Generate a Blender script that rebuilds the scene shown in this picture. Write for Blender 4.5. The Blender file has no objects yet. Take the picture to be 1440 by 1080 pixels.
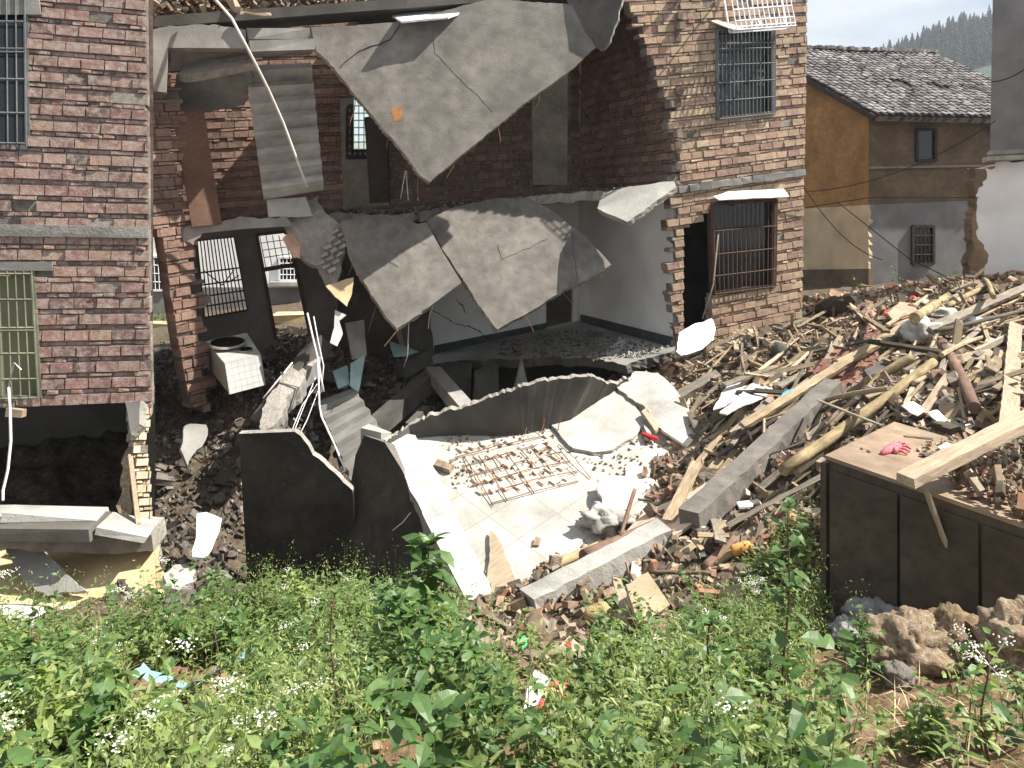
import bpy, math, random
import numpy as np
from mathutils import Vector, Matrix, noise
random.seed(11); rng = np.random.default_rng(7)
S = bpy.context.scene
F = 1150.0; CX = 720.0; HY = 300.0       # focal length, centre column and eye-level row, all in photo pixels
# ---------------------------------------------------------------- camera
cam = bpy.data.cameras.new('camera'); co = bpy.data.objects.new('camera', cam); S.collection.objects.link(co)
co.location = (0, 0, 0); co.rotation_euler = (math.radians(90), 0, 0)
cam.sensor_width = 36; cam.lens = 36 * F / 1440; cam.shift_y = -(540 - HY) / 1440
cam.clip_start = 0.05; cam.clip_end = 3000
S.camera = co
# ---------------------------------------------------------------- light
SUN_DIR = Vector((0.63, -0.02, 0.77)).normalized()
EL = math.asin(SUN_DIR.z); AZ = math.atan2(SUN_DIR.x, SUN_DIR.y)
sl = bpy.data.lights.new('sun', 'SUN'); so = bpy.data.objects.new('sun', sl); S.collection.objects.link(so)
sl.energy = 5.0; sl.angle = math.radians(0.5); sl.color = (1, 0.94, 0.85)
so.rotation_euler = SUN_DIR.to_track_quat('Z', 'Y').to_euler()
W = bpy.data.worlds.new('World'); S.world = W; W.use_nodes = True
nt = W.node_tree; nt.nodes.clear()
def wn(t): return nt.nodes.new(t)
out = wn('ShaderNodeOutputWorld'); bg = wn('ShaderNodeBackground'); sky = wn('ShaderNodeTexSky')
sky.sky_type = 'NISHITA'; sky.sun_disc = False; sky.sun_elevation = EL; sky.sun_rotation = AZ; sky.air_density = 1.0; sky.dust_density = 1.5
tc = wn('ShaderNodeTexCoord'); mp = wn('ShaderNodeMapping'); mp.inputs['Scale'].default_value = (1.6, 1.6, 5)
ns = wn('ShaderNodeTexNoise'); ns.inputs['Scale'].default_value = 1.7; ns.inputs['Detail'].default_value = 6
rp = wn('ShaderNodeValToRGB'); rp.color_ramp.elements[0].position = 0.30; rp.color_ramp.elements[1].position = 0.50
mx = wn('ShaderNodeMix'); mx.data_type = 'RGBA'; mx.inputs[7].default_value = (7.2, 7.7, 8.2, 1)
nt.links.new(tc.outputs['Generated'], mp.inputs['Vector']); nt.links.new(mp.outputs[0], ns.inputs['Vector'])
nt.links.new(ns.outputs['Fac'], rp.inputs[0]); nt.links.new(rp.outputs[0], mx.inputs[0])
nt.links.new(sky.outputs[0], mx.inputs[6]); nt.links.new(mx.outputs[2], bg.inputs['Color'])
bg.inputs['Strength'].default_value = 0.05
nt.links.new(bg.outputs[0], out.inputs[0])
S.view_settings.view_transform = 'Standard'; S.view_settings.look = 'None'; S.view_settings.gamma = 1
S.view_settings.exposure = 1.18
S.cycles.max_bounces = 6; S.cycles.transparent_max_bounces = 16
# ---------------------------------------------------------------- materials
def nodemat(name):
    m = bpy.data.materials.new(name); m.use_nodes = True
    n = m.node_tree.nodes; b = n['Principled BSDF']
    return m, n, m.node_tree.links, b
def M(name, cols, scale=3.0, rough=0.9, bump=0.3, bscale=35.0, isl=0.0, obj=0.0, stretch=(1, 1, 1), metal=0.0, stain=0.35,
      stscale=1.3, spec=0.25, transl=None, tiles=None, bd=0.02, smear=None):
    m, n, L, b = nodemat(name)
    b.inputs['Roughness'].default_value = rough; b.inputs['Metallic'].default_value = metal
    b.inputs['Specular IOR Level'].default_value = spec
    t = n.new('ShaderNodeTexCoord'); mp = n.new('ShaderNodeMapping'); mp.inputs['Scale'].default_value = stretch
    L.new(t.outputs['Object'], mp.inputs['Vector'])
    no = n.new('ShaderNodeTexNoise'); no.inputs['Scale'].default_value = scale; no.inputs['Detail'].default_value = 9; no.inputs['Roughness'].default_value = 0.62
    L.new(mp.outputs[0], no.inputs['Vector'])
    r = n.new('ShaderNodeValToRGB'); cr = r.color_ramp
    k = len(cols)
    while len(cr.elements) < k: cr.elements.new(0.5)
    for i, c in enumerate(cols):
        cr.elements[i].position = (0.28 + 0.44 * i / max(1, k - 1)) if not isl or k < 3 else i / (k - 1)
        cr.elements[i].color = (*c, 1)
    if isl and k >= 3:
        g = n.new('ShaderNodeNewGeometry'); L.new(g.outputs['Random Per Island'], r.inputs[0])
    elif obj and k >= 3:
        for i in range(k): cr.elements[i].position = i / (k - 1)
        g = n.new('ShaderNodeObjectInfo'); L.new(g.outputs['Random'], r.inputs[0])
    else: L.new(no.outputs['Fac'], r.inputs[0])
    col = r.outputs[0]
    def mult(col, facsock, lo, hi):
        mr = n.new('ShaderNodeMapRange'); mr.inputs['From Min'].default_value = 0.3; mr.inputs['From Max'].default_value = 0.7
        mr.inputs['To Min'].default_value = lo; mr.inputs['To Max'].default_value = hi
        L.new(facsock, mr.inputs['Value'])
        x = n.new('ShaderNodeVectorMath'); x.operation = 'SCALE'
        L.new(col, x.inputs[0]); L.new(mr.outputs[0], x.inputs['Scale']); return x.outputs[0]
    s2 = n.new('ShaderNodeTexNoise'); s2.inputs['Scale'].default_value = stscale; s2.inputs['Detail'].default_value = 5
    L.new(t.outputs['Object'], s2.inputs['Vector'])
    col = mult(col, s2.outputs['Fac'], 1 - stain, 1 + stain * 0.6)
    if (isl or obj) and k >= 3: col = mult(col, no.outputs['Fac'], 0.72, 1.25)
    if isl and k < 3:
        g = n.new('ShaderNodeNewGeometry'); col = mult(col, g.outputs['Random Per Island'], 1 - isl, 1 + isl)
    if obj and k < 3:
        g = n.new('ShaderNodeObjectInfo'); col = mult(col, g.outputs['Random'], 1 - obj, 1 + obj)
    if smear:      # smears of mortar over the bricks: (colour, low, high)
        sn = n.new('ShaderNodeTexNoise'); sn.inputs['Scale'].default_value = 11; sn.inputs['Detail'].default_value = 9; sn.inputs['Roughness'].default_value = .72
        L.new(t.outputs['Object'], sn.inputs['Vector']); sr = n.new('ShaderNodeMapRange'); sr.inputs['From Min'].default_value = smear[1]; sr.inputs['From Max'].default_value = smear[2]
        L.new(sn.outputs['Fac'], sr.inputs['Value']); sx = n.new('ShaderNodeMix'); sx.data_type = 'RGBA'; L.new(sr.outputs[0], sx.inputs[0]); L.new(col, sx.inputs[6])
        sx.inputs[7].default_value = (*smear[0], 1); col = sx.outputs[2]
    if tiles:      # joints between tiles: (width, height, joint colour)
        br = n.new('ShaderNodeTexBrick'); br.inputs['Scale'].default_value = 1; br.offset = 0
        br.inputs['Brick Width'].default_value = tiles[0]; br.inputs['Row Height'].default_value = tiles[1]
        br.inputs['Mortar Size'].default_value = tiles[3] if len(tiles) > 3 else 0.006; br.inputs['Color1'].default_value = (0, 0, 0, 1); br.inputs['Color2'].default_value = (0, 0, 0, 1)
        br.inputs['Mortar'].default_value = (1, 1, 1, 1)
        L.new(t.outputs['Object'], br.inputs['Vector'])
        mxx = n.new('ShaderNodeMix'); mxx.data_type = 'RGBA'; L.new(br.outputs['Color'], mxx.inputs[0]); L.new(col, mxx.inputs[6])
        mxx.inputs[7].default_value = (*tiles[2], 1); col = mxx.outputs[2]
    L.new(col, b.inputs['Base Color'])
    if bump:
        n3 = n.new('ShaderNodeTexNoise'); n3.inputs['Scale'].default_value = bscale; n3.inputs['Detail'].default_value = 6
        n3.inputs['Roughness'].default_value = 0.7
        L.new(mp.outputs[0], n3.inputs['Vector'])
        bp = n.new('ShaderNodeBump'); bp.inputs['Strength'].default_value = bump; bp.inputs['Distance'].default_value = bd
        L.new(n3.outputs['Fac'], bp.inputs['Height']); L.new(bp.outputs[0], b.inputs['Normal'])
    if transl:
        o = n['Material Output']; tr = n.new('ShaderNodeBsdfTranslucent'); ad = n.new('ShaderNodeMixShader'); ad.inputs[0].default_value = transl
        sc = n.new('ShaderNodeVectorMath'); sc.operation = 'MULTIPLY'; sc.inputs[1].default_value = (1.5, 1.6, 0.6)
        L.new(col, sc.inputs[0]); L.new(sc.outputs[0], tr.inputs['Color'])
        L.new(b.outputs[0], ad.inputs[1]); L.new(tr.outputs[0], ad.inputs[2]); L.new(ad.outputs[0], o.inputs['Surface'])
    return m
mBrickL = M('brick_purple_red', [(.12,.085,.08),(.31,.165,.145),(.24,.125,.115),(.36,.22,.175),(.17,.115,.11),(.32,.19,.16),(.29,.21,.18),(.35,.22,.16),(.28,.155,.135),(.18,.115,.105)], 14, isl=1, bump=.9, bscale=50, smear=((.42,.34,.295),.44,.64))
mBrickR = M('brick_buff', [(.42,.27,.18),(.50,.36,.24),(.34,.20,.15),(.58,.44,.29),(.44,.29,.22),(.26,.15,.12),(.54,.40,.28),(.40,.24,.17)], 14, isl=1, bump=.9, bscale=50, smear=((.38,.31,.235),.46,.66))
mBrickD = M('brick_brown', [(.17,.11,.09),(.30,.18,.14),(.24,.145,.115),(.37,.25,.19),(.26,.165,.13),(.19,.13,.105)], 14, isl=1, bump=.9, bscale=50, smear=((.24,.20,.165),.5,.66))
mBrickRed = M('brick_red', [(.22,.085,.065),(.30,.13,.095),(.17,.075,.065),(.36,.20,.14),(.25,.10,.08)], 14, isl=1, bump=.6, bscale=60, smear=((.25,.20,.16),.5,.64))
mMortar = M('mortar_grey', [(.15,.13,.115),(.34,.30,.26)], 18, bump=.9, bscale=50, isl=.25)
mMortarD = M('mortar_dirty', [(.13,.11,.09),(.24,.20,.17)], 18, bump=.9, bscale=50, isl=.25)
mConc = M('concrete_grey', [(.20,.195,.18),(.30,.29,.27)], 3.5, bump=.35, bscale=40)
mConcW = M('concrete_stained', [(.125,.116,.104),(.175,.160,.143),(.215,.20,.18)], 4.5, bump=.5, bscale=38, stain=.30, stscale=1.1, smear=((.10,.092,.082),.56,.72))
mStair = M('stair_concrete', [(.40,.39,.36),(.56,.545,.51)], 5, bump=.5, bscale=30)
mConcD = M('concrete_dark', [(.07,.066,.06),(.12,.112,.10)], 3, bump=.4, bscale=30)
mConcL = M('concrete_pale', [(.32,.31,.285),(.44,.43,.40)], 4, bump=.5, bscale=30)
mBreak = M('broken_concrete', [(.30,.28,.25),(.50,.47,.42)], 9, bump=1.0, bscale=22, bd=.05)
mKerb = M('kerb_plaster', [(.40,.39,.37),(.60,.59,.56)], 5, bump=.6, bscale=30, stain=.3)
mPlasW = M('white_plaster', [(.76,.76,.75),(.84,.84,.82)], 2, bump=.1, bscale=30, stain=.14, rough=.8)
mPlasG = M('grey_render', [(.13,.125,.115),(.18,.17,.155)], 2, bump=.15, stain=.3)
mPlasY = M('cream_plaster', [(.50,.38,.21),(.62,.49,.30)], 2.5, bump=.25, stain=.2)
mPlasC = M('ochre_wash', [(.50,.38,.24),(.58,.46,.31)], 2.5, bump=.25, stain=.25)
mSoffit = M('shade_toned_dark_panel', [(.030,.026,.020),(.062,.054,.043)], 4, bump=.4, stain=.5, smear=((.12,.105,.085),.57,.75))  # near-black: shade of open rooms and averted walls put into the colour
mMud = M('mud_brick_ochre', [(.27,.135,.05),(.40,.23,.095)], 6, bump=.6, bscale=25, stain=.35, tiles=(.40,.17,(.27,.15,.05),.006))
mMudD = M('mud_brick_brown', [(.12,.085,.055),(.18,.13,.085)], 6, bump=.6, bscale=25, stain=.4, tiles=(.40,.17,(.13,.085,.05),.006))
mRender = M('cement_render', [(.17,.165,.165),(.23,.225,.225)], 2, bump=.2, stain=.25)
mTile = M('roof_tile_grey', [(.15,.135,.13),(.29,.265,.26),(.10,.09,.088),(.37,.345,.335),(.22,.195,.19)], 9, isl=1, bump=.4)
mWood = M('wood_weathered', [(.15,.11,.07),(.40,.32,.21)], 5, stretch=(1, 14, 14), bump=.5, bscale=9, obj=.35, stain=.3)
mWoodP = M('wood_pale', [(.25,.19,.13),(.49,.40,.29)], 5, stretch=(1, 12, 12), bump=.35, bscale=8, obj=.12, stain=.2)
mWoodG = M('wood_grey', [(.11,.095,.078),(.29,.25,.20)], 5, stretch=(1, 14, 14), bump=.6, bscale=9, obj=.3)
mWoodD = M('wood_dark', [(.035,.028,.022),(.075,.058,.045)], 3, stretch=(1, 12, 12), bump=.4, bscale=9)
mCab = M('cabinet_brown', [(.050,.038,.028),(.115,.086,.062)], 2.6, stretch=(5, 1, 5), bump=.15, bscale=40, stain=.45, spec=.4, rough=.6)
mCabTop = M('cabinet_top_brown', [(.17,.12,.082),(.36,.27,.19)], 3.5, bump=.25, bscale=40, stain=.35, rough=.75)
mLog = M('log_peeled', [(.20,.15,.085),(.46,.37,.21),(.54,.45,.27)][:2], 6, stretch=(1, 5, 5), bump=.5, bscale=12, obj=.1, stain=.35, stscale=4)
mBark = M('log_bark', [(.15,.09,.065),(.30,.20,.15)], 4, stretch=(1, 6, 6), bump=.9, bscale=12, obj=.15)
mDoor = M('door_reddish', [(.12,.070,.05),(.17,.10,.072)], 2, stretch=(8, 8, 1), bump=.2)
mIron = M('painted_iron', [(.10,.11,.11),(.17,.18,.18)], 20, bump=.1, rough=.6)
mIronK = M('rusty_iron', [(.06,.04,.03),(.13,.07,.045)], 20, bump=.2, rough=.8)
mWhiteMet = M('white_painted_metal', [(.68,.70,.74),(.80,.81,.84)], 20, bump=.05, rough=.5, stain=.1)
mSteelR = M('rebar_rust', [(.16,.08,.05),(.30,.16,.10)], 20, bump=.3)
mGlass = M('dark_glass', [(.012,.014,.017),(.022,.025,.028)], 2, bump=0, rough=.15, spec=.6)
mBlack = M('dark_interior', [(.010,.009,.008),(.018,.016,.014)], 2, bump=0, spec=0)
mCurt = M('olive_shutter', [(.19,.19,.12),(.25,.25,.165)], 2, stretch=(1, 1, 1), bump=.1, bscale=20, stain=.15)
mPoly = M('polycarbonate_sheet', [(.60,.60,.50),(.74,.73,.62)], 3, bump=.1, rough=.5, stain=.15)
mSlabTop = M('slab_plaster', [(.34,.325,.29),(.50,.485,.45)], 5, bump=.6, bscale=25, stain=.38, tiles=(.62,.50,(.26,.25,.23),.007))
mSheet = M('pale_fibreboard', [(.55,.50,.40),(.72,.67,.56)], 4, bump=.5, bscale=10, stretch=(1, 8, 8), stain=.2)
mCard = M('grey_brown_board', [(.26,.20,.13),(.36,.29,.20)], 3, bump=.2, stretch=(1, 9, 9), stain=.25)
mPly = M('pinkish_plywood', [(.55,.42,.32),(.68,.55,.44)], 3, bump=.2, stretch=(1, 8, 8), stain=.2)
mRubble = M('rubble_mix', [(.16,.115,.08),(.34,.28,.20),(.26,.13,.085),(.13,.11,.09),(.44,.37,.27),(.10,.08,.06),(.38,.20,.12),(.24,.19,.135),(.07,.058,.045),(.50,.44,.35),(.20,.15,.105),(.30,.16,.11)], 12, isl=1, bump=.35, bscale=60, bd=.006)
mRubbleD = M('rubble_grey_shade_toned', [(.07,.06,.05),(.15,.135,.115),(.05,.043,.036),(.24,.225,.20),(.095,.07,.055),(.11,.095,.075)], 12, isl=1, bump=.35, bscale=60, bd=.006)  # grey mix darkened so the left gap's shade sits in the colour
mLooseB = M('loose_brick', [(.34,.17,.11),(.24,.13,.10),(.42,.26,.17),(.22,.16,.13),(.33,.23,.16),(.48,.34,.22),(.16,.11,.09),(.30,.25,.20)], 14, obj=1, bump=.9, bscale=50, smear=((.36,.31,.25),.5,.62))
mSplint = M('wood_splinters', [(.22,.165,.105),(.36,.28,.18),(.14,.11,.08),(.48,.38,.25),(.19,.15,.11),(.28,.22,.15)], 9, isl=1, bump=.3, bscale=50, bd=.005)
mStone = M('stone_lump', [(.30,.28,.25),(.20,.18,.155),(.40,.38,.34),(.30,.25,.18),(.24,.21,.17)], 8, obj=1, bump=1, bscale=18, bd=.04)
mStoneG = M('bluish_stone', [(.20,.20,.205),(.34,.34,.345)], 9, bump=.8, bscale=30, bd=.02)
mClod = M('earth_clod', [(.20,.125,.07),(.42,.31,.20)], 14, bump=1, bscale=30, bd=.03, stain=.4, stscale=3)
mConglo = M('pebbly_lump', [(.22,.15,.09),(.36,.27,.18),(.58,.51,.42)], 26, bump=1, bscale=45, bd=.03, stain=.3, stscale=3)
mLeaf = M('leaf_mid_green', [(.09,.145,.036),(.15,.22,.06),(.11,.175,.045),(.21,.28,.085),(.09,.145,.045),(.25,.28,.10)], 6, isl=1, bump=.1, rough=.5, spec=.4, transl=.3, stain=.15)
mLeafD = M('leaf_broad_green', [(.05,.105,.030),(.085,.16,.045),(.06,.125,.035),(.12,.20,.06)], 6, isl=1, bump=.1, rough=.45, spec=.4, transl=.25, stain=.15)
mLeafY = M('leaf_light_green', [(.16,.235,.06),(.24,.32,.085),(.19,.27,.07),(.33,.39,.16),(.29,.30,.13)], 6, isl=1, bump=.1, rough=.5, spec=.4, transl=.35, stain=.15)
mStem = M('green_stem', [(.10,.14,.05),(.17,.19,.08)], 6, bump=.1)
mStemR = M('reddish_stem', [(.10,.06,.04),(.18,.11,.07)], 6, bump=.1)
mStraw = M('dry_straw', [(.32,.26,.14),(.50,.42,.25)], 6, bump=.1, isl=.2)
mFlower = M('white_petals', [(.72,.72,.64),(.82,.82,.76)], 6, bump=0, stain=.1)
mConif = M('conifer_green', [(.022,.042,.026),(.045,.072,.042)], .5, isl=.3, bump=0, stain=.3, stscale=.02)
mBlueP = M('blue_plastic', [(.22,.45,.52),(.42,.66,.72)], 6, bump=.2, rough=.35, spec=.5)
mCyan = M('cyan_plastic', [(.02,.30,.55),(.05,.42,.66)], 6, bump=.1, rough=.35, spec=.5)
mPinkC = M('pink_cloth', [(.55,.13,.16),(.75,.26,.29)], 9, bump=.5, bscale=80)
mRedP = M('red_plastic', [(.50,.03,.03),(.66,.06,.06)], 9, bump=.1, rough=.4)
mGreenP = M('green_plastic', [(.03,.48,.16),(.06,.60,.22)], 9, bump=.1, rough=.4)
mWhite = M('white_sheet', [(.52,.52,.51),(.66,.66,.64)], 4, bump=.2, bscale=12, stain=.15)
mSack = M('woven_sack', [(.30,.28,.25),(.62,.60,.56)], 5, bump=.6, bscale=16, stain=.3)
mPipe = M('pale_pipe', [(.62,.55,.48),(.74,.68,.62)], 5, bump=.1, stain=.1)
mWire = M('white_wire', [(.70,.68,.66),(.80,.78,.78)], 5, bump=0)
mWireK = M('black_cable', [(.02,.02,.02),(.04,.04,.04)], 5, bump=0)
mTileW = M('white_glazed_tile', [(.34,.35,.33),(.44,.45,.43)], 4, bump=.05, rough=.35, spec=.5, tiles=(.10,.10,(.26,.26,.24),.004))
mTealT = M('teal_tile', [(.28,.42,.42),(.36,.50,.50)], 4, bump=.05, rough=.4)
mTerra = M('terracotta_sheet', [(.40,.24,.17),(.55,.38,.28)], 5, bump=.4, bscale=12)
def ground_mat():
    m, n, L, b = nodemat('soil_and_rubble'); b.inputs['Roughness'].default_value = .97; b.inputs['Specular IOR Level'].default_value = .1
    t = n.new('ShaderNodeTexCoord')
    def noi(s, d=8):
        x = n.new('ShaderNodeTexNoise'); x.inputs['Scale'].default_value = s; x.inputs['Detail'].default_value = d; x.inputs['Roughness'].default_value = .65
        L.new(t.outputs['Object'], x.inputs['Vector']); return x.outputs['Fac']
    def ramp(f, cols):
        r = n.new('ShaderNodeValToRGB'); L.new(f, r.inputs[0]); cr = r.color_ramp
        while len(cr.elements) < len(cols): cr.elements.new(.5)
        for i, c in enumerate(cols): cr.elements[i].position = .3 + .4 * i / (len(cols) - 1); cr.elements[i].color = (*c, 1)
        return r.outputs[0]
    A = ramp(noi(7), [(.12,.078,.042),(.25,.17,.10),(.38,.28,.18)])
    B = ramp(noi(9), [(.06,.048,.035),(.12,.095,.068),(.22,.18,.135)])
    sp = n.new('ShaderNodeSeparateXYZ'); L.new(t.outputs['Object'], sp.inputs[0])
    mr = n.new('ShaderNodeMapRange'); mr.inputs['From Min'].default_value = 5.6; mr.inputs['From Max'].default_value = 7.5
    L.new(sp.outputs['Y'], mr.inputs['Value'])
    x = n.new('ShaderNodeMix'); x.data_type = 'RGBA'; L.new(mr.outputs[0], x.inputs[0]); L.new(A, x.inputs[6]); L.new(B, x.inputs[7])
    L.new(x.outputs[2], b.inputs['Base Color'])
    bp = n.new('ShaderNodeBump'); bp.inputs['Strength'].default_value = 1; bp.inputs['Distance'].default_value = .05
    L.new(noi(30), bp.inputs['Height']); L.new(bp.outputs[0], b.inputs['Normal'])
    return m
mGround = ground_mat()
# ---------------------------------------------------------------- helpers
COL = S.collection
WM = {}          # world matrices of everything built
def P(px, py, Y): return Vector(((px - CX) * Y / F, Y, (HY - py) * Y / F))
def proj(v): return (CX + F * v[0] / v[1], HY - F * v[2] / v[1])
def meta(o, label=None, cat=None, group=None, kind=None):
    if label: o['label'] = label
    if cat: o['category'] = cat
    if group: o['group'] = group
    if kind: o['kind'] = kind
    return o
def link(o, Mw, parent=None):
    COL.objects.link(o); WM[o.name] = Mw
    if parent is not None:
        o.parent = parent; o.matrix_basis = WM[parent.name].inverted() @ Mw
    else: o.matrix_basis = Mw
    return o
def empty(name, loc, label, cat, group=None):
    o = bpy.data.objects.new(name, None); o.empty_display_size = .2
    link(o, Matrix.Translation(Vector(loc))); return meta(o, label, cat, group)
def mkmesh(name, v, f, mats, mi=None, smooth=False):
    me = bpy.data.meshes.new(name); me.from_pydata([tuple(x) for x in v], [], f)
    for m in mats: me.materials.append(m)
    if mi is not None and len(mats) > 1: me.polygons.foreach_set('material_index', mi)
    if smooth: me.polygons.foreach_set('use_smooth', [True] * len(me.polygons))
    me.update(); return me
class MB:
    def __init__(s): s.v = []; s.f = []; s.m = []
    def add(s, vs, fs, m=0):
        b = len(s.v); s.v += [Vector(x) for x in vs]
        s.f += [tuple(b + i for i in f) for f in fs]; s.m += [m] * len(fs)
    def hexa(s, p, m=0):     # p: 4 of one side, 4 of the other in the same turn
        s.add(p, [(0,1,2,3),(7,6,5,4),(0,4,5,1),(1,5,6,2),(2,6,7,3),(3,7,4,0)], m)
    def box(s, c, a, b, d, m=0, j=0):   # centre and three half-axes
        c = Vector(c); a = Vector(a); b = Vector(b); d = Vector(d)
        p = [c-a-b-d, c+a-b-d, c+a+b-d, c-a+b-d, c-a-b+d, c+a-b+d, c+a+b+d, c-a+b+d]
        if j: p = [q + Vector((random.uniform(-j,j), random.uniform(-j,j), random.uniform(-j,j))) for q in p]
        s.hexa(p, m)
    def abox(s, x0, x1, y0, y1, z0, z1, m=0, j=0):
        s.box(((x0+x1)/2,(y0+y1)/2,(z0+z1)/2), ((x1-x0)/2,0,0), (0,(y1-y0)/2,0), (0,0,(z1-z0)/2), m, j)
    def beam(s, A, B, w, h, m=0, up=(0,0,1), j=0):
        A = Vector(A); B = Vector(B); d = (B-A); x = d.normalized(); y = Vector(up).cross(x)
        if y.length < 1e-3: y = Vector((1,0,0))
        y.normalize(); z = x.cross(y)
        s.box((A+B)/2, d/2, y*w/2, z*h/2, m, j)
    def tube(s, pts, r, n=6, m=0, cap=True):
        pts = [Vector(p) for p in pts]; rs = r if isinstance(r, (list, tuple)) else [r]*len(pts)
        rings = []; prev = None
        for i, p in enumerate(pts):
            t = (pts[min(i+1, len(pts)-1)] - pts[max(i-1, 0)]).normalized()
            a = prev if prev is not None else (Vector((0,0,1)) if abs(t.z) < .9 else Vector((1,0,0)))
            b = t.cross(a).normalized(); a = b.cross(t).normalized(); prev = a
            rings.append([p + (a*math.cos(2*math.pi*k/n) + b*math.sin(2*math.pi*k/n))*rs[i] for k in range(n)])
        vs = [q for rg in rings for q in rg]; fs = []
        for i in range(len(rings)-1):
            for k in range(n):
                fs.append((i*n+k, i*n+(k+1)%n, (i+1)*n+(k+1)%n, (i+1)*n+k))
        if cap: fs.append(tuple(range(n))[::-1]); fs.append(tuple((len(rings)-1)*n+k for k in range(n)))
        s.add(vs, fs, m)
    def build(s, name, mats, parent=None, label=None, cat=None, group=None, kind=None, smooth=False, frame=None):
        if not isinstance(mats, (list, tuple)): mats = [mats]
        if frame is None:
            a = np.array([tuple(x) for x in s.v]); base = Vector((a[:,0].mean(), a[:,1].mean(), a[:,2].min()))
            vs = [x - base for x in s.v]; Mw = Matrix.Translation(base)
        else: vs = s.v; Mw = frame
        me = mkmesh(name, vs, s.f, mats, s.m, smooth)
        o = bpy.data.objects.new(name, me); link(o, Mw, parent)
        return meta(o, label, cat, group, kind)
class Plane:
    def __init__(s, a, b, c, udir=None):
        a, b, c = [P(*q) if not isinstance(q, Vector) else q for q in (a, b, c)]
        s.p = a; s.n = (b-a).cross(c-a).normalized()
        if s.n.dot(-a) < 0: s.n = -s.n
        u = (s.pt(*udir[1]) - s.pt(*udir[0])) if udir else (b-a)
        s.u = u.normalized(); s.vv = s.n.cross(s.u).normalized()
        if s.vv.z < 0 and abs(s.n.z) < .9: s.u = -s.u; s.vv = -s.vv
    def pt(s, px, py):
        d = Vector(((px-CX)/F, 1, (HY-py)/F)); return d * (s.n.dot(s.p) / s.n.dot(d))
    def uv(s, px, py):
        q = s.pt(px, py) - s.p; return (q.dot(s.u), q.dot(s.vv))
    def frame(s):
        m = Matrix.Identity(4)
        for i, a in enumerate((s.u, s.vv, s.n)):
            for k in range(3): m[k][i] = a[k]
        for k in range(3): m[k][3] = s.p[k]
        return m
    def w(s, u, v, d=0): return s.p + s.u*u + s.vv*v + s.n*d
def scan(polys, v):
    xs = []
    for po in polys:
        for i in range(len(po)):
            a = po[i]; b = po[(i+1) % len(po)]
            if (a[1] <= v) != (b[1] <= v): xs.append(a[0] + (v-a[1])*(b[0]-a[0])/(b[1]-a[1]))
    xs.sort(); return [(xs[i], xs[i+1]) for i in range(0, len(xs)-1, 2)]
def brick_wall(name, pl, poly, holes=(), mats=None, parent=None, thick=.2, rag=(0, 0), rough=.012, blen=.25, pat=(.125, .065), **kw):
    """every brick a small block in front of its bed of mortar; courses alternate on-edge and flat"""
    polys = [[pl.uv(*q) for q in poly]] + [[pl.uv(*q) for q in h] for h in holes]
    v0 = min(q[1] for q in polys[0]); v1 = max(q[1] for q in polys[0])
    b = MB(); v = math.floor(v0/sum(pat))*sum(pat); k = 0
    def hx(u0, u1, w0, w1, d0, d1, m, j):
        r = lambda: random.uniform(-j, j)
        p = [(u0+r(),w0+r(),d0),(u1+r(),w0+r(),d0),(u1+r(),w1+r(),d0),(u0+r(),w1+r(),d0),
             (u0+r(),w0+r(),d1+r()),(u1+r(),w0+r(),d1+r()),(u1+r(),w1+r(),d1+r()),(u0+r(),w1+r(),d1+r())]
        b.hexa(p, m)
    while v < v1:
        h = pat[k % len(pat)]; thin = (k % 2 == 1); vm = v + h/2
        iv = scan(polys, vm)
        for ii, (a, c) in enumerate(iv):
            off = random.uniform(0, blen); L = blen if not thin else blen*random.choice((1, .5))
            first = (ii == 0); last = (ii == len(iv)-1)
            x = a - off if not (rag[0] and first) else a - random.uniform(-.12, .12)
            while x < c:
                L1 = L*random.uniform(.94, 1.06); e = x + L1; u0, u1 = x, e
                x = e
                if u1 > c:
                    if rag[1] and last:
                        if (u0+u1)/2 > c + random.uniform(-.08, .08): continue
                    else: u1 = c
                u0 = max(u0, a) if not (rag[0] and first) else u0
                if u1 - u0 < .03: continue
                jt = .009
                d = random.uniform(0, rough) - (rough*1.2 if random.random() < .10 else 0)
                g = .006; lo = hi = 0
                if thin: d = random.choice((random.uniform(-.028,-.006), random.uniform(-.01,.022))); lo = random.uniform(0,.016); hi = random.uniform(0,.012)
                hx(u0+g, u1-g, v+g*(.6)+lo, v+h-g*1.3-hi, -thick-.004-random.random()*.003, d, 0, jt*(.35 if not thin else .6))
                hx(u0, u1, v, v+h, -thick, -.014 - random.random()*.006 - (.016 if thin else 0), 1, 0)
        v += h; k += 1
    return b.build(name, mats, parent, frame=pl.frame(), **kw)
def ragged(poly, which, amp, step=.07, seed=0):
    """subdivide the edges listed in which and push their points about"""
    out = []
    for i in range(len(poly)):
        a = Vector(poly[i]); c = Vector(poly[(i+1) % len(poly)]); out.append(tuple(a))
        if which is not None and i not in which: continue
        L = (c-a).length; k = max(1, int(L/step)); nrm = Vector((-(c-a).y, (c-a).x)).normalized()
        for j in range(1, k):
            t = j/k; q = a.lerp(c, t)
            dd = amp*(noise.noise(Vector((q.x*3.1+seed, q.y*3.1, seed)))*1.6 + noise.noise(Vector((q.x*11+seed, q.y*11, seed*2)))*.9)
            q = q + nrm*dd; out.append(tuple(q))
    return out
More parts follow.
